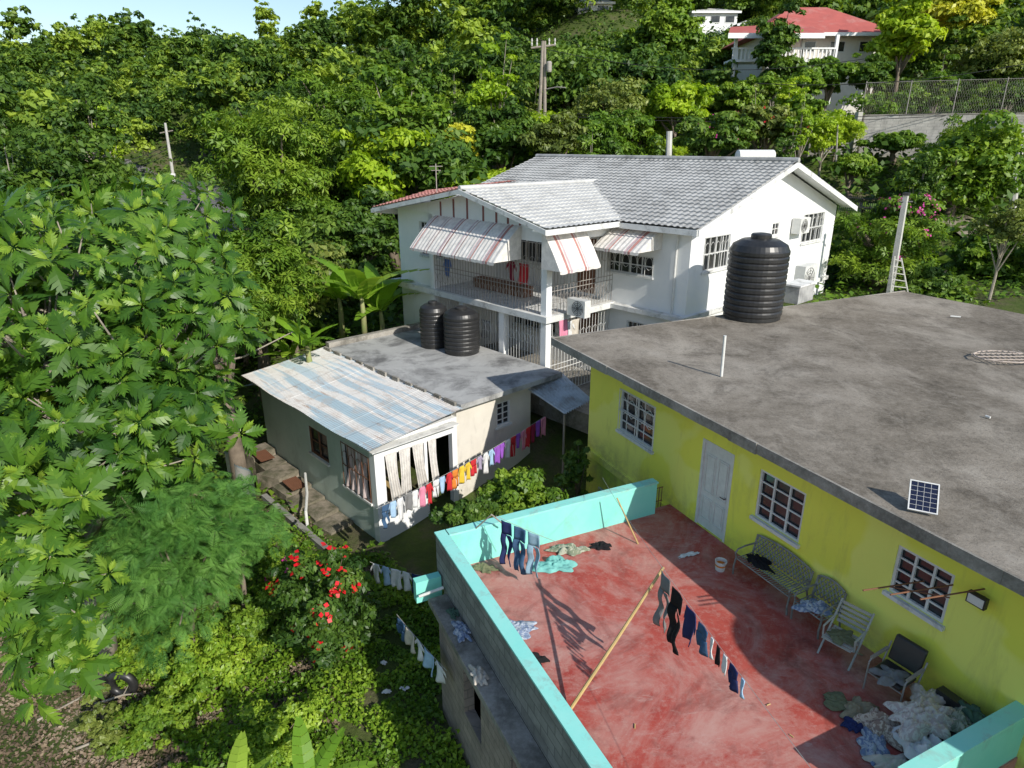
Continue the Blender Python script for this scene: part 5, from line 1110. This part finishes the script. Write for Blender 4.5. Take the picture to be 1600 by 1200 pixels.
tree_px('bougainvillea_bush','pink flowering bougainvillea above the big bush by the concrete pole','bush',1420,330,31,65,20,'mid',.2,nc=40,per=110,seed=45,r0=.06,flower=('pinkf',60,.11,4),cr=(.12,.3))
bush_g('dry_bush','dry leaved bush at the lower left beside the leaf litter',175,1170,1085,40,'olive',.10,50,80,seed=46)
bush_g('vine_bush','lime green vine covered mound right below the feathery tree',330,1075,985,85,'vine',.11,110,110,seed=47)
bush_g('vine_bush','low vine covered mound at the bottom left centre',255,1150,1085,75,'mid',.10,90,90,seed=48)
bush_g('yard_bush','low leafy mound at the bottom of the shaded yard',440,1190,1120,80,'vine',.10,90,90,seed=49)
bush_g('yard_bush','leafy weeds rising beside the hibiscus bush',405,1010,930,62,'mid',.11,90,110,seed=50)
bush_g('vine_bush','creeper heap behind the old tyre under the feathery tree',215,1040,985,70,'vine',.10,80,90,seed=51)
def banana_leaf(n=9):
    V=[];Q=[]
    for i in range(n):
        x0=i/n;x1=(i+.82)/n
        for s in (1,-1):
            w0=.16*math.sin(math.pi*min(1,.12+.88*x0))**.6; w1=.16*math.sin(math.pi*min(1,.12+.88*x1))**.6
            b=len(V); z=lambda x,w:.35*x-.75*x*x-.35*w; V+=[(x0,0,z(x0,0)),(x0+.03,s*w0,z(x0,w0)),(x1+.05,s*w1,z(x1,w1)),(x1+.012,0,z(x1,0))]; Q.append([b,b+1,b+2,b+3])
    return np.array(V,float),np.array(Q)
BN=banana_leaf()
bstem=pm('banana stem',(.24,.32,.10),(.30,.26,.14),scale=4)
def banana(label,base,L,n,seed,stem=1.6):
    rg=np.random.default_rng(seed); base=Vector(base); t=thing('banana_plant',label,'banana plant',base,'banana plants')
    a=rg.uniform(0,6.28)+2.4*np.arange(n); el=rg.uniform(.35,1.2,n)
    X=np.stack([np.cos(a)*np.cos(el),np.sin(a)*np.cos(el),np.sin(el)],1); Z=np.stack([-np.cos(a)*np.sin(el),-np.sin(a)*np.sin(el),np.cos(el)],1)
    V,Q=inst_arrays(BN[0],BN[1],np.tile([0,0,stem],(n,1))+X*.05,X,Z,L*rg.uniform(.75,1.1,n)); link_mesh('leaf_crown',np_mesh('leaf_crown',V,Q,np.repeat(rg.uniform(.3,.9,n),len(BN[1])),LF['banana']),t)
    MB().tube([base-Vector((0,0,.3)),base+Vector((.03,0,stem*.6)),base+Vector((0,0,stem+.1))],[.14,.11,.07],10).build('stem',bstem,t,smooth=True)
for i,(px,py,Y,L,n,lab) in enumerate(((565,470,27,2.6,9,'tall banana plant beside the left corner of the white house'),(595,490,28.5,2.2,8,'banana plant half hidden behind the white house corner'),(530,470,29,2.2,8,'banana plant left of the tallest banana'),(480,545,23,1.6,7,'short banana plant beyond the slab roof corner'),(455,560,24,1.4,6,'pale young banana plant left of the slab roof'))):
    p=Yp(px,py,Y); banana(lab,(p.x,p.y,p.z-1.4),L,n,i+3,1.5)
for i,(px,py,L,lab) in enumerate(((365,1250,.9,'banana plant with broad leaves at the bottom edge left of centre'),(480,1235,.85,'young banana plant at the bottom edge below the yard bush'))):
    p=Yp(px,py,7.0); banana(lab,(p.x,p.y,p.z-.9),L,7,i+20,.8)
c=ground_px(195,1085)+Vector((0,0,.3))
mb=MB()
mb.grid(lambda s,t:c+Vector(((.26+.1*math.cos(t*6.283))*math.cos(s*6.283),.1*math.sin(t*6.283),(.26+.1*math.cos(t*6.283))*math.sin(s*6.283))),28,10); mb.build('old_tyre',M['black'],label='old black tyre lying among the vines at the lower left',cat='tyre',smooth=True)
rs=random.Random(8)
for k,(px,py,lab) in enumerate(((60,1130,'long dry branch lying on the leaf litter at the far lower left'),(120,1175,'crooked dry branch at the bottom edge of the leaf litter'),(150,1105,'short dry stick between the leaf litter and the old tyre'))):
    c=ground_px(px,py)+Vector((0,0,.08)); a=rs.uniform(0,3); L_=rs.uniform(.8,1.5); d_=Vector((math.cos(a),math.sin(a),.08))
    MB().tube([c,c+d_*L_*.5+Vector((.08,.05,.06)),c+d_*L_],[.03,.022,.01],6).tube([c+d_*L_*.5+Vector((.08,.05,.06)),c+d_*L_*.8+Vector((-.2,.25,.1))],[.016,.006],5).build('dry_branch',M['barkp'],label=lab,cat='branch')
def under(name,label,cat,n,fn,S,mat,hmax,seed,flat=.4):
    rg=np.random.default_rng(seed); P=fn(rg,n); z=tz_arr(P[:,0],P[:,1]); h=np.abs(rg.normal(0,1,len(P)))*hmax*(.5+.5*np.sin(P[:,0]*1.7+np.sin(P[:,1]*1.3)*2)*np.cos(P[:,1]*2.3))
    C=np.column_stack([P,z+.03+np.abs(h)]); N=rg.normal(scale=flat,size=C.shape)+np.array([0,-.1,1]); V,Q=leaf_arrays(C,N,S*rg.uniform(.5,1.4,len(C)),.6,rg,.05)
    T=.5+.22*np.sin(P[:,0]*2.1+3*np.cos(P[:,1]*1.7))+rg.normal(0,.13,len(C)); o=link_mesh(name,np_mesh(name,V,Q,T,LF[mat])); tagp(o,label,cat,None,'stuff')
def notin(P):
    u=-su*P[:,0]+cu*P[:,1]; v=cu*P[:,0]+su*P[:,1]; p=-sp_*P[:,0]+cp_*P[:,1]; q=cp_*P[:,0]+sp_*P[:,1]
    k=~((u<T1)&(v>3.25)); k&=~((p>14.5)&(p<22.4)&(q>7.6)&(q<31)); k&=~((v>8)&(u<15)); k&=~((p>11.6)&(p<25)&(q>15.5)&(q<31)); k&=~((p>11.6)&(p<14.9)&(q>8.2)&(q<15.5)); return k
def reg(x0,x1,y0,y1):
    def f(rg,n):
        P=np.column_stack([rg.uniform(x0,x1,n),rg.uniform(y0,y1,n)]); return P[notin(P)]
    return f
def vmask(P):
    bare=(P[:,0]<-7.3+.7*np.sin(P[:,1]*2.1)+.5*np.sin(P[:,0]*5))&(P[:,1]<12.3+.8*np.sin(P[:,0]*1.7))
    thin=(np.sin(P[:,0]*3.3+np.cos(P[:,1]*2.9)*2)*np.cos(P[:,1]*3.7)>.55)
    return notin(P)&~bare&~thin
under('leaf_litter','brown dry leaves and sticks covering the slope at the lower left','leaf litter',55000,reg(-13,-3.5,5,20),.09,'litter',.04,1,.7)
under('vine_cover','bright green creeping vines over the yard slope','ground cover',150000,lambda rg,n:(lambda P:P[vmask(P)])(np.column_stack([rg.uniform(-11,2.5,n),rg.uniform(4,17,n)])),.10,'vine',.26,2,.7)
under('weeds','rough green weeds around the houses','ground cover',50000,reg(-30,35,14,46),.26,'mid',.35,3)
under('hillside_scrub','dense green scrub between the hillside trees','scrub',110000,lambda rg,n:(lambda P:P[notin(P)&(np.hypot(P[:,0]+25,P[:,1]-56)>6)])(np.column_stack([rg.uniform(-90,90,n),30+110*rg.uniform(0,1,n)**1.3])),.5,'dark',1.2,4,.7)

def tmpl(seed,R,H_,nc,per,S,style='leaf',cr=(.12,.32)):
    rg=np.random.default_rng(seed); cen=(0,0,H_-R[2])
    if style=='whorl': V,Q,T,cc=whorl_crown(rg,cen,R,nc,per,S,cr,-.8,.3)
    else: C,N,T,cc=crown_points(rg,cen,R,nc,per,cr,-.8,.3); V,Q=leaf_arrays(C,N,S*rg.uniform(.6,1.3,len(C)),.55,rg)
    mb=MB(); limb_mb(mb,(0,0,-1.5),cc,rg,.2,.5,12,centre=cen)
    return V,Q,T,mb
TM=[]
for i,(R,H_,st_,S) in enumerate((((3.4,3.3,3.0),7,'leaf',.36),((2.8,2.9,3.6),8.5,'leaf',.34),((3.8,3.6,2.8),7.5,'whorl',.42),((3.0,3.1,3.2),8,'whorl',.4),((2.0,2.2,3.6),11,'airy',.32),((4.6,4.4,2.6),8.5,'leaf',.42),((2.8,2.4,2.6),10.5,'airy',.34),((3.8,3.2,3.0),9.5,'airy',.38))):
    if st_=='airy': V,Q,T,mb=tmpl(200+i,R,H_,60,85,S,'leaf',(.08,.24))
    else: V,Q,T,mb=tmpl(200+i,R,H_,90,88 if st_=='leaf' else 28,S,st_)
    TM.append((V,Q,T,mb,R,H_))
kinds=[('dark','broadleaf_tree','dark green broadleaf tree'),('mid','broadleaf_tree','mid green broadleaf tree'),('olive','woodland_tree','dull olive green tree'),('lime','lime_tree','yellow green leafy tree')]
meshes={}
def tm_mesh(ti,mk):
    if (ti,mk) not in meshes:
        V,Q,T,mb,R,H_=TM[ti]; cm_=np_mesh('crown',V,Q,T,LF[mk])
        if ('t',ti) not in meshes:
            me=bpy.data.meshes.new('trunk'); me.from_pydata([tuple(v) for v in mb.v],[],mb.f); me.materials.append(M['barkp' if ti in (4,6,7) else 'bark']); me.update(); meshes[('t',ti)]=me
        meshes[(ti,mk)]=cm_
    return meshes[(ti,mk)],meshes[('t',ti)]
clear=[(600,238,1345,560,38),(272,280,352,356,72),(240,190,290,290,79),(822,55,885,165,51),(1122,10,1400,92,66),(1078,8,1152,50,104),(900,0,1000,45,111),(1340,120,1610,205,46),(1275,195,1320,262,44),(1380,300,1430,460,26),(870,440,1600,1200,60)]
def blocked(cx,cy,cz,R):
    P=(cx,cy,cz); d=depth(P); a,b=proj(P); w=R[0]*F/d; h=R[2]*F/d
    for (x0,y0,x1,y1,Yc) in clear:
        if cy<Yc and a+w*.95>x0 and a-w*.95<x1 and b+h*.9>y0 and b-h*.95<y1: return True
    return False
rr=random.Random(77); nt_=0; farV=[];farQ=[];farT=[];fn0=0; nfar=0
pos=[]
y=28.0
while y<215:
    step=4.7 if y<70 else (5.7 if y<120 else 7.5)
    x=-(.86*y+12)
    while x<.86*y+12:
        pos.append((x+rr.uniform(-.5,.5)*step,y+rr.uniform(-.5,.5)*step)); x+=step
    y+=step*.9
pos+=[(x_,y_) for x_ in (-28,-24,-20,-16,-13) for y_ in (16,20,24,27) if x_<-.62*y_]
def zone(x,y):
    px=proj((x,y,tz(x,y)+5))[0]
    d='on the near slope' if y<42 else ('halfway up the wooded hillside' if y<60 else 'on the far hillside')
    s='at the far left' if px<200 else 'left of centre' if px<600 else 'behind the white house' if px<1150 else 'at the right'
    return d+' '+s
for (x,y) in pos:
    P=np.array([[x,y]])
    if not notin(P)[0]: continue
    if abs(x)>.8*y+6: continue
    if any((x-a)**2+(y-b)**2<5.8**2 for a,b in ((-19.5,43),(-22,48),(-24.5,54),(-27,60),(-30,66),(-34,73),(-40,82),(-50,92))): continue
    if wL-3<x<wR+2 and RY-4<y<RY+11: continue
    ti=rr.randrange(len(TM)); V,Q,T,mb,R,H_=TM[ti]; s=(.62+.68*rr.random()**1.4)*(1+.2*min(1,max(0,(y-60)/60)))
    if x>8 and y<60: s*=.55
    z=tz(x,y)-.6*s
    if blocked(x,y,z+(H_-R[2])*s,(R[0]*s,R[1]*s,R[2]*s)):
        s*=.5
        if blocked(x,y,z+(H_-R[2])*s,(R[0]*s,R[1]*s,R[2]*s)): continue
    r_=rr.random(); k=kinds[0] if r_<.36 else kinds[1] if r_<.74 else kinds[2] if r_<.88 else kinds[3]
    rz=rr.uniform(0,6.28)
    if y<62 and nt_<170:
        cme,tme=tm_mesh(ti,k[0]); t=thing(k[1],k[2]+' '+zone(x,y),'tree',(x,y,z),'woodland trees '+zone(x,y),local=True,rotz=rz); t.scale=(s,s,s*rr.uniform(.9,1.15))
        link_mesh('crown',cme,t); link_mesh('trunk',tme,t); nt_+=1
    else:
        step_=3 if y<110 else 5; idx=np.arange(0,len(Q),step_)
        vv=V[Q[idx]].reshape(-1,4,3); ce=vv.mean(1,keepdims=True); vv=ce+(vv-ce)*(1.6 if y<110 else 2.2)
        c_,s_=math.cos(rz),math.sin(rz); W=vv.copy(); W[...,0]=vv[...,0]*c_-vv[...,1]*s_; W[...,1]=vv[...,0]*s_+vv[...,1]*c_
        W=W*s+np.array([x,y,z]); farV.append(W.reshape(-1,3)); q=np.arange(len(W)*4).reshape(-1,4)+fn0; fn0+=len(W)*4; farQ.append(q)
        farT.append(T[idx]+{'dark':-.28,'mid':-.02,'olive':-.08,'lime':.36}[k[0]]+rr.uniform(-.14,.14)); nfar+=1
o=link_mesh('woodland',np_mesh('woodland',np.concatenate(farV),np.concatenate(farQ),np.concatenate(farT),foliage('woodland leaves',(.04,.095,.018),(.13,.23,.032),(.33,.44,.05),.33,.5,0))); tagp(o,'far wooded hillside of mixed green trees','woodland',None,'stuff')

# =====================================================  LIGHT, WORLD, CAMERA
SAZ=rad(142); SEL=rad(33)
sd=Vector((math.sin(SAZ)*math.cos(SEL),math.cos(SAZ)*math.cos(SEL),math.sin(SEL)))
sl=bpy.data.lights.new('sun','SUN'); sl.energy=4.9; sl.angle=rad(.5); sl.color=(1,.95,.86); so=bpy.data.objects.new('sun',sl); COL.objects.link(so); so.rotation_euler=sd.to_track_quat('Z','Y').to_euler()
w=bpy.data.worlds.new('World'); scene.world=w; w.use_nodes=True; nt=w.node_tree; sk=nt.nodes.new('ShaderNodeTexSky'); sk.sky_type='NISHITA'; sk.sun_disc=False; sk.sun_elevation=SEL; sk.sun_rotation=SAZ; sk.air_density=1.2; sk.dust_density=.6; sk.ozone_density=2
nt.links.new(sk.outputs[0],nt.nodes['Background'].inputs[0]); nt.nodes['Background'].inputs[1].default_value=.15
cam=bpy.data.cameras.new('camera'); co=bpy.data.objects.new('camera',cam); COL.objects.link(co); co.location=(0,0,H); co.rotation_euler=(rad(90)-TH,0,0); cam.sensor_width=36; cam.lens=36*F/1600; cam.clip_start=.1; cam.clip_end=2000; scene.camera=co
scene.view_settings.view_transform='Standard'; scene.view_settings.look='None'; scene.view_settings.exposure=0
